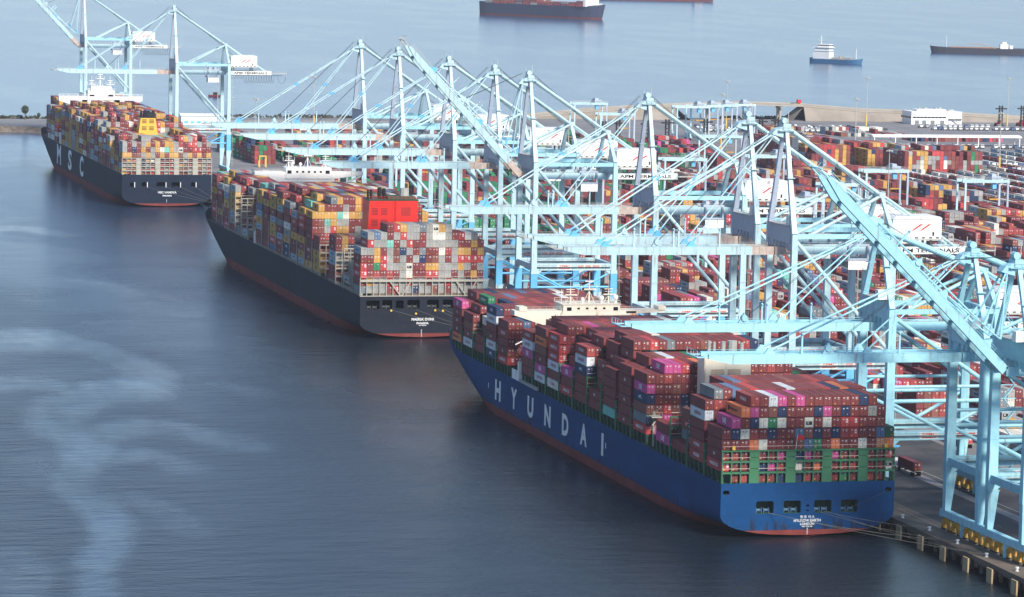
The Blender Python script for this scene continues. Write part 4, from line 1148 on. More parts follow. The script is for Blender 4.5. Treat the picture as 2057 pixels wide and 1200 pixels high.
# foremast, lifeboat, ladder tower, gangway
mast(ship, XC, 306, 18.4, 11.5, TAN, 'foremast')
m = MB()
for a, b, ra, rb in ((0, 1.4, .3, 1.2), (1.4, 6.2, 1.35, 1.35), (6.2, 7.6, 1.2, .3)): m.tube((-47.4, 200.6+a, 23.0), (-47.4, 200.6+b, 23.0), ra, 10, rb)
m.box(-48.0, -46.8, 202.4, 206.4, 24.0, 25.0); lb = m.build('lifeboat', ORANGE, ship)
m = MB()
for y in (200.6, 207.6): m.beam((-46.0, y, 17), (-46.4, y, 26.2), .4, .4); m.beam((-46.4, y, 26.2), (-49.0, y, 25.0), .35, .35)
m.build('davit', CREAM, ship)
m = MB(); m.box(-49.9, -46.8, 199.4, 201.0, 14.4, 20.5); m.rail((-49.9, 199.2, 20.5), (-46.8, 199.2, 20.5)); m.box(-49.95, -49.85, 199.2, 207.5, 14.5, 17.6); m.build('ladder_tower', CREAM, ship)
m = MB(); m.beam((-50.1, 197.5, 14.9), (-50.1, 176.5, 14.7), .9, .25); 
for k in range(14): m.box(-50.6, -49.7, 177+k*1.5, 177.3+k*1.5, 14.9, 15.5)
m.build('accommodation_ladder', STEELG, ship)
m = MB(); m.beam((-47.5, 66, 14.4), (-47.5, 66, 24.0), .4, .4); m.beam((-47.5, 66, 23.5), (-46.6, 64, 25.0), .25, .25); m.box(-49.2, -46.2, 62.4, 66.2, 22.6, 22.9); m.rail((-49.2, 62.4, 22.9), (-46.2, 62.4, 22.9), 1.2, 1.0)
m.tube((-48.4, 63.2, 14.6), (-48.4, 63.2, 19.4), .28, 8); m.beam((-49.0, 62.6, 20.4), (-46.4, 65.8, 22.6), .3, .3); m.build('provision_crane', LGREY, ship)
m = MB(); m.beam((XC-4, -.6, 23.3), (XC-4, -1.6, 27.2), .12, .12); m.build('flagstaff', WHITE, ship)
m = MB(); m.face([(XC-4, -1.5, 26.9), (XC-3.0, -1.5, 27.2), (XC-2.0, -1.3, 26.6), (XC-2.2, -1.3, 25.6), (XC-3.0, -1.45, 26.0), (XC-4, -1.4, 25.7)]); m.build('flag', REDP, ship)
# rail round the bow
m = MB(); pts = [(XC-H1.half(d, H1.deck(d))+.15, d, H1.deck(d)) for d in (288, 296, 304, 310, 315, 319, 322)]
for a, b in zip(pts, pts[1:]): m.rail(a, b, 1.2, 2.0, .1); m.rail((2*XC-a[0], a[1], a[2]), (2*XC-b[0], b[1], b[2]), 1.2, 2.0, .1)
m.build('bow_rail', GREEN, ship)

# ---------------- dark ship with the red funnel ----------------
ship = empty('container_ship', (0, 0, 0)); tag(ship, 'dark grey container ship with a bright red funnel, at the middle berth', 'ship', 'berthed container ships')
Y2 = 426.6
H2 = Hull(Y2, 366.0, 47.9, 15.9, 3.4, 3.6)
slate = hull_material('hull_slate', (34, 45, 56), (54, 60, 64), .05, 6.0)
slate_t = hull_material('transom_slate', (36, 40, 50), (48, 50, 56), .05, 6.0)
hull = H2.build('hull', [M_BOOT, slate], ship)
OPS2 = [(-21.6, -16.4, 11.0, 14.4), (-15.4, -11.6, 11.2, 14.6), (-10.2, -7.2, 11.2, 14.4), (-5.8, -1.0, 11.2, 14.6), (1.9, 6.5, 11.3, 14.6), (8.0, 12.0, 11.3, 14.6), (13.4, 17.8, 11.3, 14.6)]
tr = transom(H2, [M_BOOT, slate_t], OPS2, ship); mooring_deck(tr, H2, OPS2, DARK, paint('winch_grey', (70, 74, 74), .7, .2))
for s, z, sz, ra in (('MAERSK ENSHI', 6.7, 1.05, .95), ('PANAMA', 5.3, .85, 1.0), ('IMO 9502960', 4.7, .4, 1.0)): draught_text(tr, H2, s, .3, z, sz, WHITE, ra, .03)
m = MB(); m.box(XC-.06, XC+.06, Y2-.07, Y2-.02, .6, 3.4)
for k in range(8): m.box(XC-.3, XC+.06, Y2-.07, Y2-.02, .8+k*.34, .95+k*.34)
m.build('draught_marks', WHITE, tr)
m = MB(); m.prism([(1.0+Y2, -3), (1.0+Y2, .6), (3.2+Y2, .9), (8.5+Y2, .9), (7.8+Y2, -3)], 'x', XC-.5, XC+.5); m.build('rudder', M_BOOT, ship)
for x, z in ((-12.0, 10.6), (-2.4, 9.4), (5.0, 10.6), (8.0, 10.4)):
    m = MB(); m.tube((XC+x, Y2-.5, z), (XC+x, Y2-.04, z), .42, 8); m.build('rope_roller', LMP, tr)
HT2 = [[6, 8, 8, 8]+[9]*10+[8]*4+[7], [0, 0, 1, 2]+[6]*14+[5], [0, 1, 3, 4]+[5]*14+[5], [6, 6, 6]+[4]*15+[4], None, [5, 4, 4]+[3]*15+[3],
       [8, 9, 9]+[10]*14+[9, 8], [8, 9]+[10]*15+[9, 8], [7, 8, 9]+[10]*14+[9, 8], [8, 9]+[10]*15+[9, 8], [9, 9]+[10]*15+[9, 8], [8, 9]+[9]*15+[9, 8],
       [8, 8]+[9]*15+[9, 8], [8, 8]+[9]*15+[8, 8], None, [1, 1, 5]+[8]*14+[8, 7], [1, 2, 7]+[8]*14+[8, 7], [7, 7]+[8]*15+[8, 7], [4, 7]+[8]*15+[8, 7],
       [6, 6]+[8]*13+[7, 6], [6, 7]+[8]*13+[7, 6], [7, 7]+[7]*13+[7, 7], [6, 7]+[7]*11+[7, 6]]
YY2 = []; B2 = []
for k, hs in enumerate(HT2):
    if hs is None: continue
    yk = Y2+1+14.8*k
    if k >= 15: yk += 2.0
    B2.append((yk, hs))
FX2 = {}
for t, row, c0 in ((8, 'mRYGGgGCYG', 4), (7, 'GSGmGRGGmGCCGmRCG', 1), (6, 'RGGTmGRmmGGGGGmmYm', 1), (5, 'GGYmGbNGmgmmCrGYYmY', 0), (4, 'mmYRGbGmGNmbGmGRRRR', 0), (3, 'RmERGGGCmmYYGGGYGmG', 0), (2, 'RmrmrmGCmmRRGGmGmYm', 0), (1, 'mYGGRGGRGGmGGRGGNbG', 0), (0, 'gGGGmRGGNGGbGmGGGGG', 0)):
    for i, k in enumerate(row): FX2[(0, t, c0+i)] = k
WT2 = [('m', 36), ('G', 22), ('Y', 25), ('r', 7), ('R', 7), ('N', 3), ('C', 5), ('b', 5), ('S', 2), ('T', 1), ('g', 3)]
load(B2, 17.0, 2.88, WT2, 8, FX2)
FIT2 = {k: v for k, v in ((1, 28.5), (2, 31.4), (3, 28.5), (4, 28.5), (5, 28.5), (6, 25.7), (7, 25.7), (8, 28.5), (9, 25.7), (10, 25.7), (11, 28.5), (12, 25.7), (13, 25.7), (14, 33), (15, 33), (16, 33), (17, 28.5), (18, 25.7), (19, 25.7), (20, 25.7))}
deck_gear(ship, H2, B2, 17.0, 25.7, (LGREY, paint('deck_brown', (112, 96, 84), .8, .2)), FIT2, rail=LGREY)
m = MB(); w = 48.0
for i in range(20): m.box(-w/2+i*w/19-.12, -w/2+i*w/19+.12, -.12, .12, 15.9, 22.9)
m.box(-w/2, w/2, -.3, .3, 21.4, 22.2); m.box(-w/2, w/2, -.2, .2, 15.9, 16.2); m.box(-w/2, w/2, -.14, -.06, 23.2, 23.35)
for a, b in ((-12.6, -8.3), (-4.5, -8.0), (13.0, 17.0), (21.0, 17.4)): m.beam((a, 0, 21.6), (b, 0, 16.0), .35, .4)
obj('lashing_bridge', m.data('lashing_bridge', LGREY), ship, (XC, Y2+.2, 0))
# red funnel
fy = Y2+59.5
m = MB(); m.mesh([(-34.6, fy, 16), (-13.4, fy, 16), (-13.4, fy+11, 16), (-34.6, fy+11, 16), (-33.2, fy, 47.0), (-13.8, fy, 47.0), (-13.8, fy+11, 47.0), (-33.2, fy+11, 47.0)], [(0,3,2,1),(4,5,6,7),(0,1,5,4),(1,2,6,5),(2,3,7,6),(3,0,4,7)])
FRED = paint('funnel_red', (222, 44, 36), .45, .05)
fn_ = m.build('funnel', FRED, ship)
m = MB()
for x in (-32.4, -28.6):
    for z in (32.6, 37.0, 41.4):
        for k in range(5): m.box(x+.1*(z-32)/9, x+2.6, fy-.06, fy-.01, z+k*.56, z+.32+k*.56)
m.build('louvre', paint('louvre_red', (132, 34, 34), .6, .1), fn_)
m = MB(); m.box(-33.4, -13.6, fy-.2, fy+11.2, 47.0, 47.4); m.box(-25.5, -14.5, fy+2, fy+9, 47.4, 48.6); m.build('funnel_top', GREEND, fn_)
m = MB(); m.box(-24.05, -23.9, fy-.05, fy+.02, 16.2, 46.9); m.build('seam', paint('seam_red', (170, 36, 32), .6, .1), fn_)
for x, r, hh in ((-33.0, .45, 3.6), (-31.8, .6, 3.6), (-28.4, .9, 4.4), (-26.6, .8, 4.0), (-18.4, 2.0, 4.2)):
    m = MB(); m.tube((x, fy+4, 47.4), (x, fy+4, 47.4+hh), r, 10, r*.9); m.build('exhaust_pipe', STEELG if r > 1.5 else BLACK, fn_)
m = MB()
for z in (20, 24, 28, 32, 36, 40, 44): m.box(-13.5, -13.0, fy+1, fy+9.5, z, z+.2)
m.rail((-33.2, fy+.1, 47.4), (-13.8, fy+.1, 47.4), 1.1, 1.6); m.beam((-23.0, fy-.25, 20), (-23.0, fy-.25, 47), .12, .12); m.beam((-22.5, fy-.25, 20), (-22.5, fy-.25, 47), .12, .12)
for k in range(14): m.box(-23.0, -22.5, fy-.3, fy-.2, 33+k, 33.1+k)
m.build('ladder', FRED, fn_)
m = MB(); m.box(-20.4, -16.6, fy-.05, fy-.01, 41.0, 44.4); m.build('panel', paint('seam_red', (170, 36, 32)), fn_)
# bridge
by = Y2+210.0
m = MB(); m.box(-37.5, -14.5, by, by+12, 15.8, 43.8); dh = m.build('deckhouse', CREAM, ship)
m = MB(); m.box(-36.0, -16.0, by-.4, by+9, 43.8, 48.5); wh = m.build('wheelhouse', CREAM, ship)
m = MB()
for x in (-35.4, -18.6): m.box(x, x+1.8, by-.46, by-.4, 46.0, 47.4)
for k in range(5): m.box(-31.6+k*2.6, -30.6+k*2.6, by-.46, by-.4, 46.4, 47.2)
m.build('window', GLASS, wh)
for s in (-1, 1):
    x0 = XC+s*9.8; x1 = XC+s*23.9
    m = MB(); m.prism([(x0, 43.6), (x0, 46.8), (x1, 46.8), (x1, 45.4), (XC+s*17, 44.6)], 'y', by, by+5)
    if s > 0:
        m.beam((x0, by+.4, 39.0), (x1-1, by+.4, 45.0), .8, .8); m.beam((x0+s*3.5, by+.4, 40.6), (x0+s*3.5, by+.4, 44), .7, .7); m.beam((x0+s*7.0, by+.4, 42.2), (x0+s*7.0, by+.4, 44.4), .7, .7)
    else: m.prism([(x0, 40.5), (x0, 44.6), (XC+s*18, 44.6)], 'y', by+.1, by+4.8)
    wg = m.build('bridge_wing', CREAM, ship)
    m = MB(); m.rail((x0, by+.1, 46.8), (x1, by+.1, 46.8), 1.1, 2.0); m.build('railing', CREAM, wg)
m = MB(); m.rail((-36, by-.3, 48.5), (-16, by-.3, 48.5), 1.1, 2.0); m.build('railing', CREAM, wh)
mast(ship, -25.7, by+4, 48.5, 8, CREAM); mast(ship, -34.4, by+2, 48.5, 5, CREAM); mast(ship, -18.2, by+2, 48.5, 5, CREAM)
dome(ship, -32.6, by+3, 48.5, 1.0, CREAM); dome(ship, -29.0, by+3, 48.5, .7, CREAM)
m = MB()
for a, b, ra, rb in ((0, 1.4, .3, 1.3), (1.4, 6.4, 1.45, 1.45), (6.4, 7.8, 1.3, .3)): m.tube((-47.0, by+1+a, 26.0), (-47.0, by+1+b, 26.0), ra, 10, rb)
m.build('lifeboat', ORANGE, ship)
m = MB(); m.box(-49.4, -46.4, by-1, by+1.0, 15.9, 21.0); m.beam((-46.0, by+1, 16), (-46.0, by+1, 29), .5, .5); m.build('ladder_tower', CREAM, ship)
mast(ship, XC, Y2+348, 19.5, 11, CREAM, 'foremast')
m = MB(); pts = [(XC-H2.half(d, H2.deck(d))+.15, Y2+d, H2.deck(d)) for d in (332, 342, 350, 356, 361, 365)]
for a, b in zip(pts, pts[1:]): m.rail(a, b, 1.2, 2.0, .1); m.rail((2*XC-a[0], a[1], a[2]), (2*XC-b[0], b[1], b[2]), 1.2, 2.0, .1)
m.build('bow_rail', LGREY, ship)

# ---------------- farthest ship ----------------
ship = empty('container_ship', (0, 0, 0)); tag(ship, 'dark container ship with mustard funnel and white bridge, at the farthest berth', 'ship', 'berthed container ships')
Y3 = 1002.8
H3 = Hull(Y3, 366.0, 47.9, 17.2, 3.2, 3.4)
navy = hull_material('hull_charcoal', (32, 42, 58), (60, 56, 58), .06, 6.0)
hull = H3.build('hull', [M_BOOT, navy], ship)
OPS3 = [(-19.8, -17.6, 10.6, 13.0), (-13.4, -11.0, 10.8, 13.2), (-5.6, -.9, 10.9, 13.2), (2.5, 6.9, 10.9, 13.2), (13.0, 15.3, 10.9, 13.2)]
tr = transom(H3, [M_BOOT, navy], OPS3, ship); mooring_deck(tr, H3, OPS3, DARK, None)
for x in (-17.4, -10.6, -.6, 7.2, 15.6):
    m = MB(); m.box(XC+x, XC+x+.35, Y3-.1, Y3-.02, 10.4, 13.2); m.build('roller_post', CREAM, tr)
for s, z, sz, ra in (('MSC VANDYA', 7.2, 1.15, 1.05), ('PANAMA', 5.6, .85, 1.05)): draught_text(tr, H3, s, .3, z, sz, WHITE, ra, .03)
m = MB(); m.box(XC-.08, XC+.08, Y3-.07, Y3-.02, 2.4, 4.2); m.build('draught_marks', WHITE, tr)
m = MB(); m.prism([(1.0+Y3, -3), (1.0+Y3, .8), (3.2+Y3, 1.2), (9.5+Y3, 1.2), (8.8+Y3, -3)], 'x', XC-.6, XC+.6); m.build('rudder', M_BOOT, ship)
for k, ch in enumerate('MSC'):
    d = 251.5-47.5*k
    side_letter(hull, H3, ch, d, 4.6, 16.4, 17.0 if ch == 'M' else 14.5, WHITE, .035)
rs = random.Random(31)
HT3 = [[6, 6, 6, 6, 7, 7, 6, 6, 6, 6, 6, 6, 7, 7, 7, 7, 6, 7, 6], [7]*6+[6]*9+[7]*4, [4, 6, 7, 7, 7]+[6]*10+[7]*4, [6, 7, 7, 7]+[6]*11+[7]*4, [6, 7, 7, 7]+[3]*11+[7]*4]
for k in range(5, 16):
    HT3.append([rs.choice((7, 8)), 8]+[rs.choice((8, 9)) for _ in range(15)]+[8, 7])
HT3.append(None)
for k in range(17, 23): HT3.append([rs.choice((6, 7)), 7]+[rs.choice((7, 8)) for _ in range(15)]+[7, 6] if k < 20 else [6]+[rs.choice((7, 8)) for _ in range(14)])
B3 = [(Y3+1+14.8*k, hs) for k, hs in enumerate(HT3) if hs is not None]
load(B3, 17.5, 2.88, [('m', 38), ('Y', 27), ('G', 24), ('r', 8), ('R', 7), ('N', 3), ('C', 4), ('b', 4), ('S', 2), ('T', 1)], 12)
deck_gear(ship, H3, B3, 17.5, 26.2, (LGREY, paint('deck_brown', (112, 96, 84))), {k: 26.2 for k in (1, 2, 3, 5, 8, 11, 14, 18, 20)}, rail=LGREY)
m = lash_mesh(48.0, 26.2, 17.2, 0, 2.53, 4, (3, 7, 11, 15), .6); obj('lashing_bridge', m.data('lashing_bridge', [LGREY, LGREY]), ship, (XC, Y3+.15, 0))
fy = Y3+61
MUST = paint('funnel_mustard', (230, 178, 70), .45, .05)
m = MB(); m.mesh([(-34.0, fy, 17), (-18.0, fy, 17), (-18.0, fy+9, 17), (-34.0, fy+9, 17), (-30.2, fy, 43.8), (-22.2, fy, 43.8), (-22.2, fy+8, 43.8), (-30.2, fy+8, 43.8)], [(0,3,2,1),(4,5,6,7),(0,1,5,4),(1,2,6,5),(2,3,7,6),(3,0,4,7)])
fn_ = m.build('funnel', MUST, ship)
m = MB(); m.box(-30.6, -21.8, fy-.3, fy+8.2, 43.8, 44.2)
for x, r in ((-29.6, .6), (-27.8, .8), (-25.4, .7), (-23.0, .9)): m.tube((x, fy+3, 44.2), (x, fy+3, 47.4), r, 8)
m.box(-26.6, -22.2, fy+1, fy+6, 44.2, 46.6); m.build('exhaust_pipes', BLACK, fn_)
m = MB()
for x in (-29.6, -25.6):
    for z in (37.0, 40.8):
        for k in range(3): m.box(x, x+2.6, fy-.1, fy-.02, z+k*.8, z+.5+k*.8)
m.build('louvre', paint('louvre_brown', (120, 88, 40), .6, .1), fn_)
by = Y3+238.0
m = MB(); m.box(-37, -14.4, by, by+12, 17, 43.5); m.build('deckhouse', CREAM, ship)
m = MB(); m.box(-33.5, -17.5, by-.3, by+9, 43.5, 49.0); wh = m.build('wheelhouse', CREAM, ship)
m = MB()
for x in (-32.6, -21.4): m.box(x, x+3.0, by-.36, by-.3, 45.6, 46.6)
m.build('window', GLASS, wh)
for s in (-1, 1):
    x0 = XC+s*8.0; x1 = XC+s*25
    m = MB(); m.prism([(x0, 37.4), (x0, 45.6), (x1, 45.6), (x1, 43.0)], 'y', by, by+5); wg = m.build('bridge_wing', CREAM, ship)
    m = MB(); m.rail((x0, by+.2, 45.6), (x1, by+.2, 45.6), 1.3, 2.5, .14); m.build('railing', CREAM, wg)
m = MB(); m.box(-31.5, -19.5, by, by+7, 49, 51.6); m.rail((-33.5, by-.2, 49), (-17.5, by-.2, 49), 1.2, 2, .14); m.build('monkey_island', CREAM, wh)
mast(ship, -25.7, by+4, 51.6, 7, CREAM); mast(ship, -31.0, by+2, 49, 6, CREAM); mast(ship, -20.0, by+2, 49, 6, CREAM)
m = MB(); m.beam((-47.4, Y3+66, 17.2), (-47.4, Y3+66, 30), .6, .6); m.box(-49.6, -46.4, Y3+61, Y3+67, 30, 32.2); m.tube((-48.2, Y3+63, 17.2), (-48.2, Y3+63, 23), .7, 8); m.box(-49.2, -46.5, Y3+62, Y3+66, 22.6, 23.0); m.build('provision_crane', CREAM, ship)
m = MB(); m.box(-49.8, -46.6, Y3+238, Y3+242, 17.2, 23.5); m.build('ladder_tower', CREAM, ship)
m = MB()
for a, b, ra, rb in ((0, 1.4, .3, 1.3), (1.4, 6.4, 1.45, 1.45), (6.4, 7.8, 1.3, .3)): m.tube((-47.0, by+1+a, 28.0), (-47.0, by+1+b, 28.0), ra, 8, rb)
m.build('lifeboat', ORANGE, ship)
mast(ship, XC, Y3+346, 20.0, 12, CREAM, 'foremast')

# ---------------- mooring ropes ----------------
def rope(p, q, sag, lab, r=.045):
    p, q = Vector(p), Vector(q); m = MB()
    pts = []
    for i in range(13):
        t = i/12; c = p+(q-p)*t; c.z -= sag*4*t*(1-t); pts.append(tuple(c))
    m.path(pts, r, 4); o = m.build('mooring_rope', ROPE)
    tag(o, lab, 'rope', 'stern mooring ropes')
for i, (x, z, y, sg, l) in enumerate(((-10.8, 6.5, -36.2, .9, 'rope from the first stern opening of the blue ship, upper of two'), (-10.2, 6.4, -55.0, .5, 'rope from the first stern opening of the blue ship, lower of two'),
                                   (4.6, 6.6, -17.2, .5, 'rope from the third stern opening of the blue ship, steepest'), (3.4, 6.5, -36.0, .9, 'rope from the third stern opening of the blue ship, lower of two'), (5.6, 6.6, -55.2, 1.0, 'rope from the third stern opening of the blue ship, longest'))):
    rope((XC+x, -.1, z), (1.4, y, 4.6), sg, l)
rope((XC+22.3, -.1, 12.0), (XC+9.8, -.3, 6.6), .1, 'thin slack line across the blue stern plate', .03)
for i, (x, z, y) in enumerate(((-12, 10.9, 392), (-2.4, 10.9, 372), (5, 11.2, 392), (8, 11.2, 402))):
    rope((XC+x, Y2-.2, z), (1.4, y, 4.6), .9, 'mooring rope off the dark middle stern, %s from port' % ORD[i+1], .06)
for i, (x, z, y) in enumerate(((-10.6, 10.8, 950), (-.6, 10.8, 940), (7.2, 10.8, 955), (15.6, 10.8, 972))):
    rope((XC+x, Y3-.2, z), (1.4, y, 4.6), .9, 'mooring rope off the farthest stern, %s from port' % ORD[i+1], .06)
# ------------------------------------------------------------------ container yard
def stack_block(x0, y0, nc, nb, tmin, tmax, weights, seed, h=2.75, pitch=12.75, ragged=.28):
    rnd = random.Random(seed); keys = ''.join(k*n for k, n in weights)
    hs = {}
    for b in range(nb):
        lv = rnd.randint(tmin, tmax)
        for c in range(nc):
            t = lv if rnd.random() > ragged else max(0, min(tmax, lv+rnd.choice((-2, -1, -1, 0, 1))))
            hs[(b, c)] = t
    run = None
    for b in range(nb):
        y = y0+b*pitch
        for c in range(nc):
            x = x0+c*2.62
            if not in_view(x, y+6, QZ+4, 90): continue
            for t in range(hs[(b, c)]):
                k = run if (run and rnd.random() < .55) else rnd.choice(keys)
                run = k
                top = t == hs[(b, c)]-1
                port = c == 0 or hs[(b, c-1)] <= t
                aft = b == 0 or hs[(b-1, c)] <= t
                if not (top or port or aft or c == nc-1): continue
                emit(MASS, k, x, y, QZ+.02+t*h, h, rnd, ends=aft and y < 900, side=port, reefer=(k in 'GW' and rnd.random() < .1))

RED = [('m', 40), ('r', 18), ('R', 12), ('b', 8), ('N', 5), ('G', 6), ('P', 5), ('g', 4), ('C', 4), ('T', 2)]
GRY = [('G', 42), ('m', 26), ('r', 8), ('C', 10), ('g', 8), ('b', 4), ('N', 3), ('Y', 3)]
MIX = [('m', 36), ('Y', 16), ('G', 16), ('r', 10), ('R', 8), ('b', 6), ('N', 6), ('C', 5), ('E', 2), ('S', 3)]
GRN = [('m', 40), ('E', 30), ('r', 10), ('G', 6), ('b', 6), ('N', 3), ('Y', 3)]
WHT = [('G', 30), ('C', 26), ('m', 18), ('b', 10), ('r', 6), ('N', 4), ('W', 10)]
SEG = [(-10, 13), (185, 16), (420, 16), (655, 18), (915, 18)]
sd = 100
for i in range(17):
    x0 = 76+i*29.0
    for j, (y0, nb) in enumerate(SEG):
        sd += 1
        cx, cy_ = x0+8, y0+nb*6.4
        if j == 4 and x0 > 400: continue
        if j == 3 and x0 > 560: continue
        if j == 0: pal, lo, hi = GRY, 2, 4
        elif j == 1: pal, lo, hi = (RED if i % 3 != 1 else GRY), 2, 5
        elif j == 2: pal, lo, hi = (RED if i % 2 == 0 else MIX), 2, 4
        elif j == 3: pal, lo, hi = (MIX if x0 > 150 else GRN), 1, 4
        else: pal, lo, hi = (GRN if x0 < 260 else MIX), 1, 4
        stack_block(x0, y0+random.Random(sd).uniform(-6, 6), 7 if i % 3 else 6, nb, lo, hi, pal, sd)
# beyond the last cross aisle
for x0, y0, nc, nb, lo, hi, pal in ((72, 1262, 5, 10, 3, 5, GRN), (95, 1205, 6, 12, 2, 4, GRN), (128, 1215, 6, 16, 2, 4, MIX), (162, 1210, 6, 15, 2, 4, MIX), (196, 1220, 6, 17, 1, 3, MIX), (230, 1212, 6, 15, 2, 4, RED), (262, 1208, 6, 14, 2, 4, GRN), (294, 1208, 6, 15, 2, 4, GRN),
                                (326, 1212, 6, 14, 2, 4, GRN), (358, 1230, 6, 12, 1, 3, RED), (396, 1170, 6, 8, 2, 3, MIX), (432, 1262, 10, 9, 5, 6, MIX), (474, 1208, 20, 3, 5, 6, MIX), (470, 1262, 12, 5, 3, 5, MIX), (446, 1340, 12, 4, 4, 5, MIX),
                                (150, 1440, 6, 9, 1, 2, MIX), (190, 1480, 8, 7, 1, 3, MIX), (250, 1470, 8, 8, 1, 2, RED), (320, 1440, 6, 8, 1, 3, GRN), (395, 1380, 5, 8, 1, 2, RED), (560, 1560, 20, 3, 1, 2, WHT), (600, 1510, 26, 2, 1, 1, RED), (505, 1580, 14, 4, 1, 2, MIX)):
    sd += 1; stack_block(x0, y0, nc, nb, lo, hi, pal, sd, ragged=.35)
# wheeled rows: single boxes parked on chassis
for r in range(9):
    x = 404+r*20
    for half in (0, 1):
        sd += 1; stack_block(x+half*5.2, 860+r*8, 1, 24, 1, 1, WHT, sd, ragged=.12, pitch=14.2)
for r in range(6):
    x = 560+r*18; sd += 1; stack_block(x, 1150, 1, 18, 1, 1, WHT, sd, ragged=.1, pitch=14.2)
for x, y0, n in ((44.5, 150, 18), (48.5, 420, 22), (52.5, 700, 22)):
    sd += 1; stack_block(x, y0, 1, n, 1, 2, MIX, sd, ragged=.7, pitch=16)
mass = MASS.build('stacked_containers', MATS['container'])
tag(mass, 'multicoloured steel containers massed on the far ships and across the yard', 'containers', kind='stuff')

# ------------------------------------------------------------------ yard gantries
def yard_crane():
    r = empty('yard_crane'); Wd, Hh, D = 23.5, 23.0, 11.0
    for x in (0, Wd):
        for y in (0, D):
            m = MB(); m.beam((x, y, 1.6), (x, y, Hh), .9, 1.1, .8, 1.0); m.build('leg', CYP if x == 0 else CYG, r)
            for s in (-1, 1):
                m = MB(); m.tube((x-.35, y+s*1.0, .8), (x+.35, y+s*1.0, .8), .8, 10); m.build('wheel', BLACK, r)
        m = MB(); m.box(x-.6, x+.6, -2, D+2, 1.3, 2.3); m.build('sill_beam', CYP, r)
        m = MB(); m.beam((x, D, Hh*.35), (x, D*.5, 3), .3, .3); m.beam((x, 0, Hh*.35), (x, D*.5, 3), .3, .3); m.build('brace', CYP, r)
    for y in (1.5, D-1.5):
        m = MB(); m.box(-1.2, Wd+1.2, y-.5, y+.5, Hh, Hh+1.6); m.build('girder', CYP, r)
        m = MB(); m.rail((-1.2, y-.6, Hh+1.6), (Wd+1.2, y-.6, Hh+1.6), 1.1, 3.0, .1); m.build('railing', STEELG, r)
    m = MB(); m.box(15, 20, 1.2, D-1.2, Hh+1.6, Hh+3.4); m.box(15.5, 18, 2.5, D-3, Hh+3.4, Hh+4.6); m.build('trolley', CYG, r)
    m = MB(); m.box(16, 18.2, 2.2, 4.6, Hh-3.2, Hh-.4); m.build('cabin', CYB, r)
    m = MB(); m.box(-1.4, .2, 2.0, 8.5, 2.4, 5.0); m.build('generator', CYP, r)
    m = MB(); m.box(15, 20, 3, 5.2, Hh-9, Hh-8.4)
    for a in (15.3, 19.7): m.beam((a, 4, Hh-8.4), (a, 4, Hh+1.6), .08, .08)
    m.build('spreader', YEL, r)
    return r
yc = yard_crane()
YC = [(2, 560, 'in the red stacks behind the nearest lowered pale boom'), (5, 720, 'below the machinery house row of the near pale cranes'), (7, 812, 'over grey and maroon stacks by the second light mast'), (9, 905, 'standing tallest over the right yard by the wheeled rows'),
      (10, 838, 'at the frame edge over red and grey boxes'), (6, 985, 'behind the white machinery houses, mid yard'), (8, 1010, 'beside the yellow boxes under the pale backstays'), (4, 1060, 'over green boxes in the mid yard'),
      (3, 890, 'behind the row of middle cranes'), (9, 1180, 'near the tall mustard stack'), (1, 1010, 'behind the far end of the middle cranes')]
YCX = [(334, 1405, 'by the overpass ramp, nearer of two'), (352, 1530, 'by the overpass ramp, farther of two'), (418, 1500, 'first of the parked row before the water gap'), (432, 1512, 'second of the parked row before the water gap'), (446, 1522, 'third of the parked row before the water gap'), (462, 1530, 'last of the parked row before the water gap')]
first = True
for (i, y, l) in YC+[(None, None, None)]*0:
    r = yc if first else copy_tree(yc); first = False
    r.location = (76+i*29.0-3.8, y, QZ+.02); tag(r, 'pale yard gantry '+l, 'yard crane', 'rubber tyred yard gantries')
for x, y, l in YCX:
    r = copy_tree(yc); r.location = (x, y, QZ+.02); tag(r, 'pale yard gantry '+l, 'yard crane', 'rubber tyred yard gantries')

# light masts
LMY = paint('mast_yellow', (222, 184, 92), .6, .1)
def light_mast():
    r = empty('light_mast')
    m = MB(); m.tube((0, 0, 0), (0, 0, 9.5), .62, 8); m.build('base', LMY, r)
    m = MB(); m.tube((0, 0, 9.5), (0, 0, 38), .34, 6, .2); m.build('pole', STEELG, r)
    m = MB(); m.tube((0, 0, 37.2), (0, 0, 37.5), 1.5, 10)
    for k in range(6):
        a = k*math.pi/3; m.box(math.cos(a)*1.5-.35, math.cos(a)*1.5+.35, math.sin(a)*1.5-.35, math.sin(a)*1.5+.35, 36.7, 37.3)
    m.build('lamp_ring', STEELG, r); return r
lm = light_mast()
for n, (x, y, l) in enumerate(((333, 872, 'in the mid right yard before the wheeled rows'), (545, 1225, 'beside the tallest mustard stack'), (424, 1420, 'right of the parked yard gantries'), (505, 1378, 'among far stacks left of the white canopy'), (626, 1676, 'by the white office building'),
                             (82, 1312, 'among green and maroon stacks at the far left'), (490, 1606, 'before the overpass water gap'), (250, 1190, 'behind the middle cranes'), (96, 1520, 'left behind the farthest lowered boom'), (230, 640, 'behind the near pale crane masts'), (400, 700, 'at the right frame edge'),
                             (140, 405, 'low behind the near cyan crane'), (752, 1700, 'far right beside the overpass'), (180, 1600, 'behind the far end of the yard'), (60, 1480, 'beside the white shed at the far quay'))):
    r = lm if n == 0 else copy_tree(lm); r.location = (x, y, QZ); tag(r, 'tall grey light mast with yellow base '+l, 'light mast', 'yard light masts')

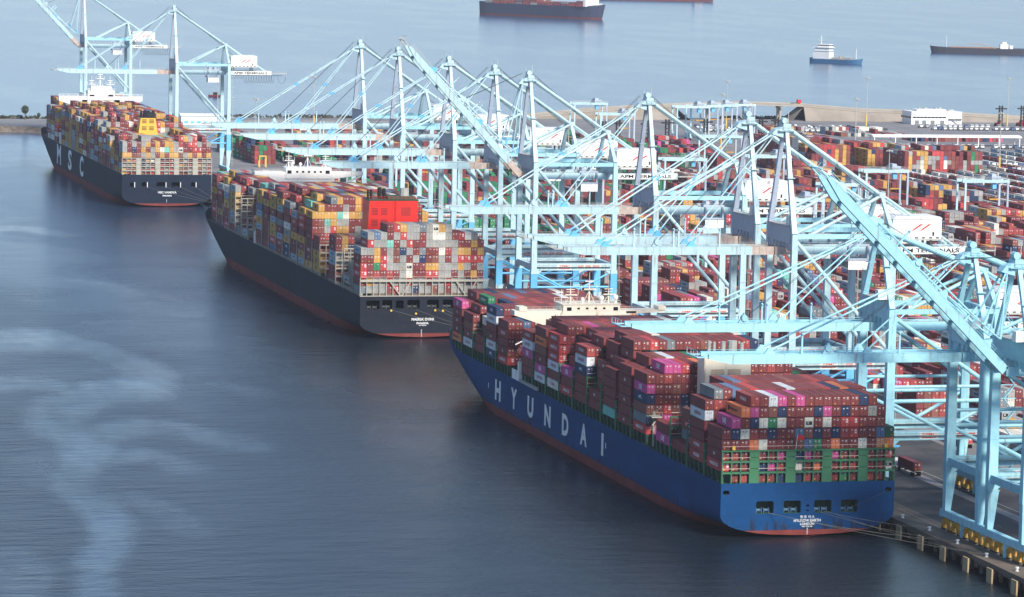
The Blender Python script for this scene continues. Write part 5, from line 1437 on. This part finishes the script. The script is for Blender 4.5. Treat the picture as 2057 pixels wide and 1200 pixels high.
# dark top loaders with raised masts
def loader():
    r = empty('top_loader')
    m = MB(); m.box(-1.8, 1.8, 0, 7, 1.0, 3.0); m.box(-1.0, 1.0, 1.4, 3.6, 3.0, 4.8); m.build('body', REDP, r)
    for s in (-1, 1):
        m = MB(); m.box(s*1.2-.45, s*1.2+.45, -.6, .3, .6, 16.5); m.build('mast_beam', BLACK, r)
        for y in (.6, 5.6):
            m = MB(); m.tube((s*2.1-.5, y, .95), (s*2.1+.5, y, .95), .95, 10); m.build('wheel', BLACK, r)
    m = MB()
    for k in range(6): m.box(-1.6, 1.6, -.4, .1, 2+k*2.6, 2.5+k*2.6)
    m.box(-4.6, 4.6, -1.6, -.6, 13.6, 14.6); m.build('carriage', BLACK, r); return r
ld = loader()
for n, (x, y, l) in enumerate(((350, 1450, 'first from the overpass ramp'), (366, 1470, 'second from the overpass ramp'), (384, 1462, 'third from the overpass ramp'), (404, 1478, 'before the parked yard gantries'), (436, 1490, 'between the parked yard gantries'), (480, 1500, 'right of the parked yard gantries'), (496, 1512, 'under the overpass span'),
                             (742, 1690, 'first at the far right'), (762, 1694, 'second at the far right'), (780, 1690, 'third at the far right'))):
    r = ld if n == 0 else copy_tree(ld); r.location = (x, y, QZ); tag(r, 'dark container handler with tall raised mast, '+l, 'loader', 'container handlers with raised masts')

# ------------------------------------------------------------------ vehicles
TYRE = BLACK
def tractor(trailer, box_key=None, cabmat=WHITE):
    r = empty('yard_truck')
    m = MB(); m.prism([(0, .9), (0, 2.0), (.5, 3.0), (2.2, 3.0), (2.3, .9)], 'x', -1.2, 1.2); cb = m.build('cab', cabmat, r)
    m = MB(); m.box(-1.1, 1.1, .08, .32, 2.05, 2.85); m.build('windscreen', GLASS, cb)
    m = MB(); m.box(-.5, .5, 2.3, 6.2, .7, 1.05); m.build('chassis', BLACK, r)
    for y in (1.1, 5.2):
        for s in (-1, 1):
            m = MB(); m.tube((s*1.0-.25, y, .5), (s*1.0+.25, y, .5), .5, 10); m.build('wheel', TYRE, r)
    if trailer:
        m = MB(); m.box(-.9, .9, 4.5, 17.5, 1.1, 1.45); m.box(-1.2, 1.2, 4.6, 4.9, 1.1, 1.6); m.box(-1.2, 1.2, 17.1, 17.5, 1.1, 1.6); m.build('trailer', LGREY, r)
        for y in (14.6, 16.0):
            for s in (-1, 1):
                m = MB(); m.tube((s*1.0-.25, y, .5), (s*1.0+.25, y, .5), .5, 10); m.build('wheel', TYRE, r)
    return r
# trailer with a maroon box on the apron beside the blue stern, seen from behind
r = tractor(True); r.location = (31.6, 84, QZ+.01); r.rotation_euler = (0, 0, math.pi)
tag(r, 'white yard truck with trailer on the apron beside the blue stern', 'truck')
bd, dr, rf_, lg_ = container_parts('m', 2.6)
o = obj('shipping_container', bd, None, (31.6, 67.4, QZ+1.5)); obj('door', dr[0], o)
tag(o, 'maroon container riding a trailer on the apron beside the blue stern', 'container')
r2 = tractor(True, cabmat=REDP); r2.location = (67.0, 132, QZ+.01); r2.rotation_euler = (0, 0, math.pi)
tag(r2, 'red cabbed yard truck with trailer under the near cyan crane portal', 'truck')
o = obj('shipping_container', container_parts('R', 2.6)[0], None, (67.0, 115.4, QZ+1.5)); obj('door', container_parts('R', 2.6)[1][1], o)
tag(o, 'bright red container riding a trailer under the near cyan crane portal', 'container')
r3 = tractor(True); r3.location = (21.5, 160, QZ+.01); r3.rotation_euler = (0, 0, math.pi); tag(r3, 'white yard truck with empty trailer behind the blue starboard quarter', 'truck')
m = MB(); m.box(-1.2, 1.2, 0, 12.2, .1, .5); m.beam((0, 2, .5), (0, 10, .5), .6, .6); m.beam((-1.1, 6, .3), (1.1, 9, .9), .4, .4)
o = m.build('spreader_frame', CYB, None, (46.5, 120, QZ+.02)); o.rotation_euler = (0, 0, .9); tag(o, 'spare blue lifting frame lying on the apron', 'lifting frame')

rs = random.Random(4)
n = 0
pts_ = [tractor(False, cabmat=m_) for m_ in (WHITE, paint('cab_blue', (70, 96, 140), .5, .1), paint('cab_silver', (168, 170, 172), .5, .1))]
PN = ('white', 'blue', 'silver'); pu = [0, 0, 0]
for (x0, dx, num, y, lab) in ((551, 3.6, 13, 1196, 'nearest asphalt row right of the mustard stack'), (549, 3.6, 14, 1222, 'middle asphalt row right of the mustard stack'), (556, 3.8, 11, 1262, 'farthest asphalt row right of the mustard stack'),
                            (478, 4.4, 22, 1606, 'near row of the far truck lot'), (482, 4.6, 20, 1622, 'far row of the far truck lot'), (562, 5.0, 21, 1436, 'row parked along the white canopy'), (668, 4.2, 20, 1640, 'row parked before the white office'), (668, 4.6, 16, 1668, 'back row parked before the white office')):
    cnt = [0, 0, 0]
    for k in range(num):
        if rs.random() < .12: continue
        i = rs.choice((0, 0, 0, 0, 1, 2)); cnt[i] += 1
        r = pts_[i] if not pu[i] else copy_tree(pts_[i]); pu[i] = 1
        r.location = (x0+k*dx+rs.uniform(-.4, .4), y+rs.uniform(-.8, .8), QZ+.01); r.rotation_euler = (0, 0, rs.uniform(-.06, .06)+(math.pi if y < 1300 else 0))
        tag(r, '%s %s truck tractor in the %s' % (nth(cnt[i]), PN[i], lab), 'truck', 'parked truck tractors')
def car(mat, name='parked_car'):
    r = empty(name)
    m = MB(); m.prism([(0, .35), (0, .8), (1.0, .9), (1.7, 1.42), (3.3, 1.42), (4.0, .95), (4.5, .85), (4.5, .35)], 'x', -.88, .88); m.build('body', mat, r)
    m = MB(); m.prism([(1.15, .93), (1.75, 1.36), (3.25, 1.36), (3.85, .95)], 'x', -.9, .9); m.build('window', GLASS, r)
    for y in (.9, 3.6):
        for s in (-1, 1):
            m = MB(); m.tube((s*.8-.12, y, .33), (s*.8+.12, y, .33), .33, 8); m.build('wheel', TYRE, r)
    return r
cars = [car(WHITE), car(paint('car_dark', (50, 54, 60), .4, .1)), car(paint('car_silver', (150, 154, 160), .4, .1))]
used = [0, 0, 0]
CN = ('white', 'dark', 'silver')
for j, y in enumerate((1640, 1647, 1656, 1663, 1674)):
    cnt = [0, 0, 0]
    for k in range(17):
        if rs.random() < .15: continue
        i = rs.choice((0, 0, 1, 2)); cnt[i] += 1; r = cars[i] if not used[i] else copy_tree(cars[i]); used[i] = 1
        r.location = (474+k*9.4+rs.uniform(-3, 3), y+rs.uniform(-.4, .4), QZ+.01); r.rotation_euler = (0, 0, rs.choice((0, math.pi)))
        tag(r, '%s %s car in the %s parking row before the overpass' % (nth(cnt[i]), CN[i], ORD[j+1]), 'car', 'cars parked before the overpass')
# red lorry on the overpass
r = tractor(False, cabmat=REDP); r['label'] = 'bright red lorry tractor driving over the overpass crown'; r['category'] = 'truck'; r.name = 'lorry'
x = 601; r.location = (x, RY0+5, ztop(x)-.18); r.rotation_euler = (0, 0, 1.57); r.scale = (1.3, 1.3, 1.3)

# ------------------------------------------------------------------ buildings
b = empty('office_building', (677, 1712, QZ)); tag(b, 'white flat roofed office building before the overpass', 'building')
m = MB(); m.box(0, 42, 0, 20, 0, 9.6); m.build('wall', WHITE, b)
m = MB(); m.box(-.3, 42.3, -.3, 20.3, 9.6, 10.1); m.box(6, 30, 4, 15, 10.1, 11.6); m.build('roof', WHITE, b)
for k in range(9):
    m = MB(); m.box(1.0+k*3.1, 3.9+k*3.1, -.06, 0, 5.0, 6.1); m.build('window', GLASS, b)
for k in range(5):
    m = MB(); m.box(-.06, 0, 1.5+k*4.2, 5.2+k*4.2, 4.6, 6.2); m.build('window', GLASS, b)
m = MB(); m.box(31, 42, -2.2, 0, 4.6, 4.9); m.rail((31, -2.2, 4.9), (42, -2.2, 4.9)); m.beam((34, -1.6, 4.6), (40, -1.6, .2), 1.0, .25); m.build('stairs', STEELG, b)
m = MB()
for x, y in ((8, 6), (14, 9), (22, 6), (27, 11), (34, 8), (38, 13)): m.box(x, x+2.2, y, y+2, 11.6 if x < 30 else 10.1, 12.6 if x < 30 else 11.2)
m.build('roof_unit', STEELG, b)
for x in (3, 9, 16, 24):
    m = MB(); m.box(x, x+3.4, -.08, 0, 0, 3.2); m.build('door', paint('door_grey', (120, 124, 128), .6, .1), b)
b = empty('canopy', (548, 1462, QZ)); tag(b, 'long white open canopy beside the wheeled container rows', 'canopy')
m = MB(); m.prism([(-5, 6.4), (-5, 7.2), (0, 8.2), (5, 7.2), (5, 6.4)], 'x', 0, 112); m.build('roof', WHITE, b)
for k in range(8):
    for y in (-4.4, 4.4):
        m = MB(); m.box(1+k*15.6, 1.6+k*15.6, y-.3, y+.3, 0, 6.4); m.build('column', WHITE, b)
b = empty('shed', (92, 1640, QZ)); tag(b, 'low white shed behind the farthest lowered boom', 'building')
m = MB(); m.box(0, 30, 0, 14, 0, 6.4); m.build('wall', WHITE, b)
m = MB(); m.prism([(-.5, 6.4), (7, 8.0), (14.5, 6.4)], 'x', -.5, 30.5); m.build('roof', WHITE, b)
for k in range(6):
    m = MB(); m.box(2+k*4.6, 5+k*4.6, -.06, 0, 1.2, 2.8); m.build('door', CYB, b)
b = empty('kiosk', (70, 1236, QZ)); tag(b, 'small yellow frame kiosk at the corner of the green stacks', 'kiosk')
m = MB()
for x in (0, 4):
    for y in (0, 3): m.beam((x, y, 0), (x, y, 6.5), .5, .5)
m.build('frame', LMY, b); m = MB(); m.box(-.3, 4.3, -.3, 3.3, 6.5, 7.0); m.build('roof', LMY, b)

# two trees on the far shore
LEAF = paint('tree_leaves', (66, 76, 54), .9, .35, 0, scale=.4); BARK = paint('bark', (86, 70, 56), .9, .2)
def tree(x, y, H, lab, palm=False):
    t = empty('tree', (x, y, QZ)); tag(t, lab, 'tree'); rr = random.Random(int(x*7+y))
    m = MB(); m.tube((0, 0, 0), (.3, 0, H*.6), .45, 7, .22)
    for k in range(5):
        a = rr.uniform(0, 6.28); m.tube((.2, 0, H*(.4+.04*k)), (math.cos(a)*H*.2, math.sin(a)*H*.2, H*(.65+.05*k)), .16, 5, .06)
    m.build('trunk', BARK, t); m = MB()
    for k in range(420):
        a = rr.uniform(0, 6.28); u = rr.random()**.5; zz = rr.uniform(-1, 1); rad = math.sqrt(max(0, 1-zz*zz))*u*H*.27
        c = Vector((math.cos(a)*rad, math.sin(a)*rad, H*.72+zz*H*.28)); s = rr.uniform(.35, .8)
        d1 = Vector((rr.uniform(-1, 1), rr.uniform(-1, 1), rr.uniform(-1, 1))).normalized()*s; d2 = d1.orthogonal().normalized()*s*.6
        m.face([c-d1, c-d2, c+d1, c+d2])
    m.build('crown', LEAF, t)
tree(-13, 1690, 10, 'round dark tree standing alone on the far left shore'); tree(8, 1696, 5, 'low bushy tree beside the bow of the farthest ship'); tree(-2, 1699, 4, 'smallest dark bush between the trees on the far left shore')

# ------------------------------------------------------------------ ships at anchor
def loft(L, B, D, boot, mats, name, parent, bowup=2.0):
    m = MB(); st = [0, .02, .06, .15, .3, .6, .75, .85, .92, .97, 1.0]
    bw = [.7, .82, .95, 1, 1, 1, 1, .86, .6, .28, .0]; rows = []
    for f, b in zip(st, bw):
        dz = D+(bowup*((f-.85)/.15)**1.5 if f > .85 else 0)+(bowup*.5 if f < .04 else 0)
        rows.append([(f*L-(0 if f < .9 else (D-z)*.25*(f-.9)*10), b*B/2*(.86+.14*min(1, max(0, z)/D)), z) for z in (-1.5, 0, boot, dz*.6+boot*.4, dz)])
    for s in (-1, 1):
        for a, c in zip(rows, rows[1:]):
            for i in range(4):
                m.mat = 0 if i < 2 else 1
                m.face([(p[0], s*p[1], p[2]) for p in (a[i], c[i], c[i+1], a[i+1])])
    m.mat = 1
    for i in range(4): m.face([(rows[0][i][0], -rows[0][i][1], rows[0][i][2]), (rows[0][i][0], rows[0][i][1], rows[0][i][2]), (rows[0][i+1][0], rows[0][i+1][1], rows[0][i+1][2]), (rows[0][i+1][0], -rows[0][i+1][1], rows[0][i+1][2])])
    m.face([(r_[4][0], -r_[4][1], r_[4][2]-.3) for r_ in rows]+[(r_[4][0], r_[4][1], r_[4][2]-.3) for r_ in rows[::-1]])
    return m.build(name, mats, parent)

def orient(o, p, q):
    o.location = (p[0], p[1], 0); o.rotation_euler = (0, 0, math.atan2(q[1]-p[1], q[0]-p[0]))
# small blue tanker: stern left
t = empty('tanker'); orient(t, (1034, 2926), (1078, 2880)); tag(t, 'small blue coastal tanker with tall white wheelhouse at anchor', 'ship', 'ships at anchor')
BLT = paint('tanker_blue', (64, 112, 150), .5, .1)
loft(64, 13, 4.4, .5, [BLT, BLT], 'hull', t, 2.2)
m = MB(); m.box(5, 25, -6.0, 6.0, 4.4, 14.0); m.box(7, 24, -5.6, 5.6, 14.0, 17.0); m.box(5, 26, -6.6, 6.6, 17.0, 17.8); m.box(10, 24, -5.0, 5.0, 17.8, 21.2); m.build('deckhouse', WHITE, t)
m = MB(); m.box(4.9, 25.1, -6.1, 6.1, 12.6, 13.2); m.build('blue_band', BLT, t)
m = MB(); m.box(9.9, 24.1, -5.1, 5.1, 19.2, 20.2); m.build('window', GLASS, t)
m = MB(); m.tube((12, 0, 21), (12, 0, 31), .5, 6, .3); m.box(10.5, 13.5, -.4, .4, 25, 25.6); m.box(11, 13, -.4, .4, 28, 28.5); m.build('radar_mast', WHITE, t)
m = MB(); m.tube((56, 0, 6), (56, 0, 17), .5, 6, .35); m.build('foremast', WHITE, t)
m = MB()
for k in range(6): m.box(23+k*5, 26.5+k*5, -4.5, 4.5, 4.4, 5.4+(k % 3)*.5)
m.tube((22, 0, 6.2), (52, 0, 6.2), .35, 6); m.box(36, 38, -4, 4, 4.4, 8); m.beam((40, 0, 5), (40, 0, 9.5), .5, .5); m.build('deck_piping', paint('piping_tan', (164, 158, 146), .7, .2), t)
# bunker barge
t = empty('barge'); orient(t, (1425, 3222), (1322, 3254)); tag(t, 'long dark tank barge with white cabin at anchor, frame edge', 'ship', 'ships at anchor')
DKH = paint('barge_dark', (66, 66, 76), .6, .15)
loft(120, 22, 6.6, .5, [DKH, DKH], 'hull', t, 2.0)
m = MB(); m.box(24, 34, -6, 6, 6.6, 12.5); m.box(26, 31, -3, 3, 12.5, 15); m.box(18, 22, -3, 3, 6.6, 11); m.build('cabin', WHITE, t)
m = MB(); m.tube((100, 0, 7), (100, 0, 21), .4, 6, .25); m.build('mast', WHITE, t)
m = MB(); m.box(38, 96, -.6, .6, 6.6, 8.0); m.beam((44, 0, 8), (60, 0, 12), .6, .6); m.beam((60, 0, 12), (74, 0, 11.4), .5, .5)
for k in range(8): m.box(40+k*7, 42+k*7, -6, 6, 6.6, 7.6)
m.build('deck_piping', paint('piping_rust', (166, 122, 92), .7, .2), t)
t = empty('tug'); orient(t, (1452, 3212), (1426, 3220)); tag(t, 'white tug pushed up to the dark barge at the frame edge', 'ship', 'ships at anchor')
loft(28, 9, 3.2, .4, [DKH, DKH], 'hull', t, 1.4); m = MB(); m.box(10, 20, -3.4, 3.4, 3.2, 9); m.box(12, 18, -2.6, 2.6, 9, 14); m.tube((14, 0, 14), (14, 0, 20), .3, 6); m.build('deckhouse', WHITE, t)
# distant loaded ship: bow right
t = empty('container_ship'); orient(t, (1078, 4560), (1225, 4375)); tag(t, 'distant dark container ship at anchor at the top of the frame', 'ship', 'ships at anchor')
DKB = paint('distant_hull', (52, 60, 84), .6, .1)
loft(232, 38, 19, 2.6, [M_BOOT, DKB], 'hull', t, 4.0)
m = MB(); rs = random.Random(9)
for k in range(13):
    hh = rs.randint(2, 4)
    for c in range(8):
        for z in range(hh):
            m.col = LC[rs.choice('mmbrGgbm')]; m.box(16+k*14.6, 28.4+k*14.6, -19+c*4.8, -14.4+c*4.8, 19+z*2.8, 21.7+z*2.8)
m.build('cargo', MATS['container'], t)['kind'] = 'stuff'
m = MB(); m.box(198, 208, -18, 18, 19, 46); m.build('deckhouse', WHITE, t)
m = MB(); m.beam((206, -12.5, 20.5), (228, -1.5, 23.0), .5, 3.2); m.build('bow_bulwark', WHITE, t)
t = empty('bulk_ship'); orient(t, (1800, 5600), (1640, 5620)); tag(t, 'distant dark hull with red boot cut by the top of the frame', 'ship', 'ships at anchor')
loft(230, 36, 13, 2.4, [M_BOOT, DKB], 'hull', t, 3.0); m = MB(); m.box(20, 36, -14, 14, 13, 34); m.build('deckhouse', WHITE, t)
t = empty('workboat'); t.location = (192.6, 2088, 0); tag(t, 'tiny dark workboat on the open water beyond the far shore', 'boat')
loft(13, 4.2, 1.5, .3, [BLACK, M_BOOT], 'hull', t, .8); m = MB(); m.box(4, 8, -1.4, 1.4, 1.5, 3.8); m.build('cabin', BLACK, t)

# ------------------------------------------------------------------ sea air
HAZE_D = 0.00003
if HAZE_D > 0:
    m = MB(); m.box(-2600, 6200, -1400, 9000, -1.5, 168); hz = m.build('haze', WHITE)
    t = NT('sea_air'); t.t.nodes.remove(t.bsdf)
    pv = t.n('VolumePrincipled'); pv.inputs['Color'].default_value = (.86, .92, 1.0, 1); pv.inputs['Density'].default_value = HAZE_D; pv.inputs['Anisotropy'].default_value = .1
    t.l(pv.outputs[0], t.out.inputs['Volume']); hz.data.materials.clear(); hz.data.materials.append(t.m)
    tag(hz, 'pale sea air over the harbour', 'haze', kind='stuff')
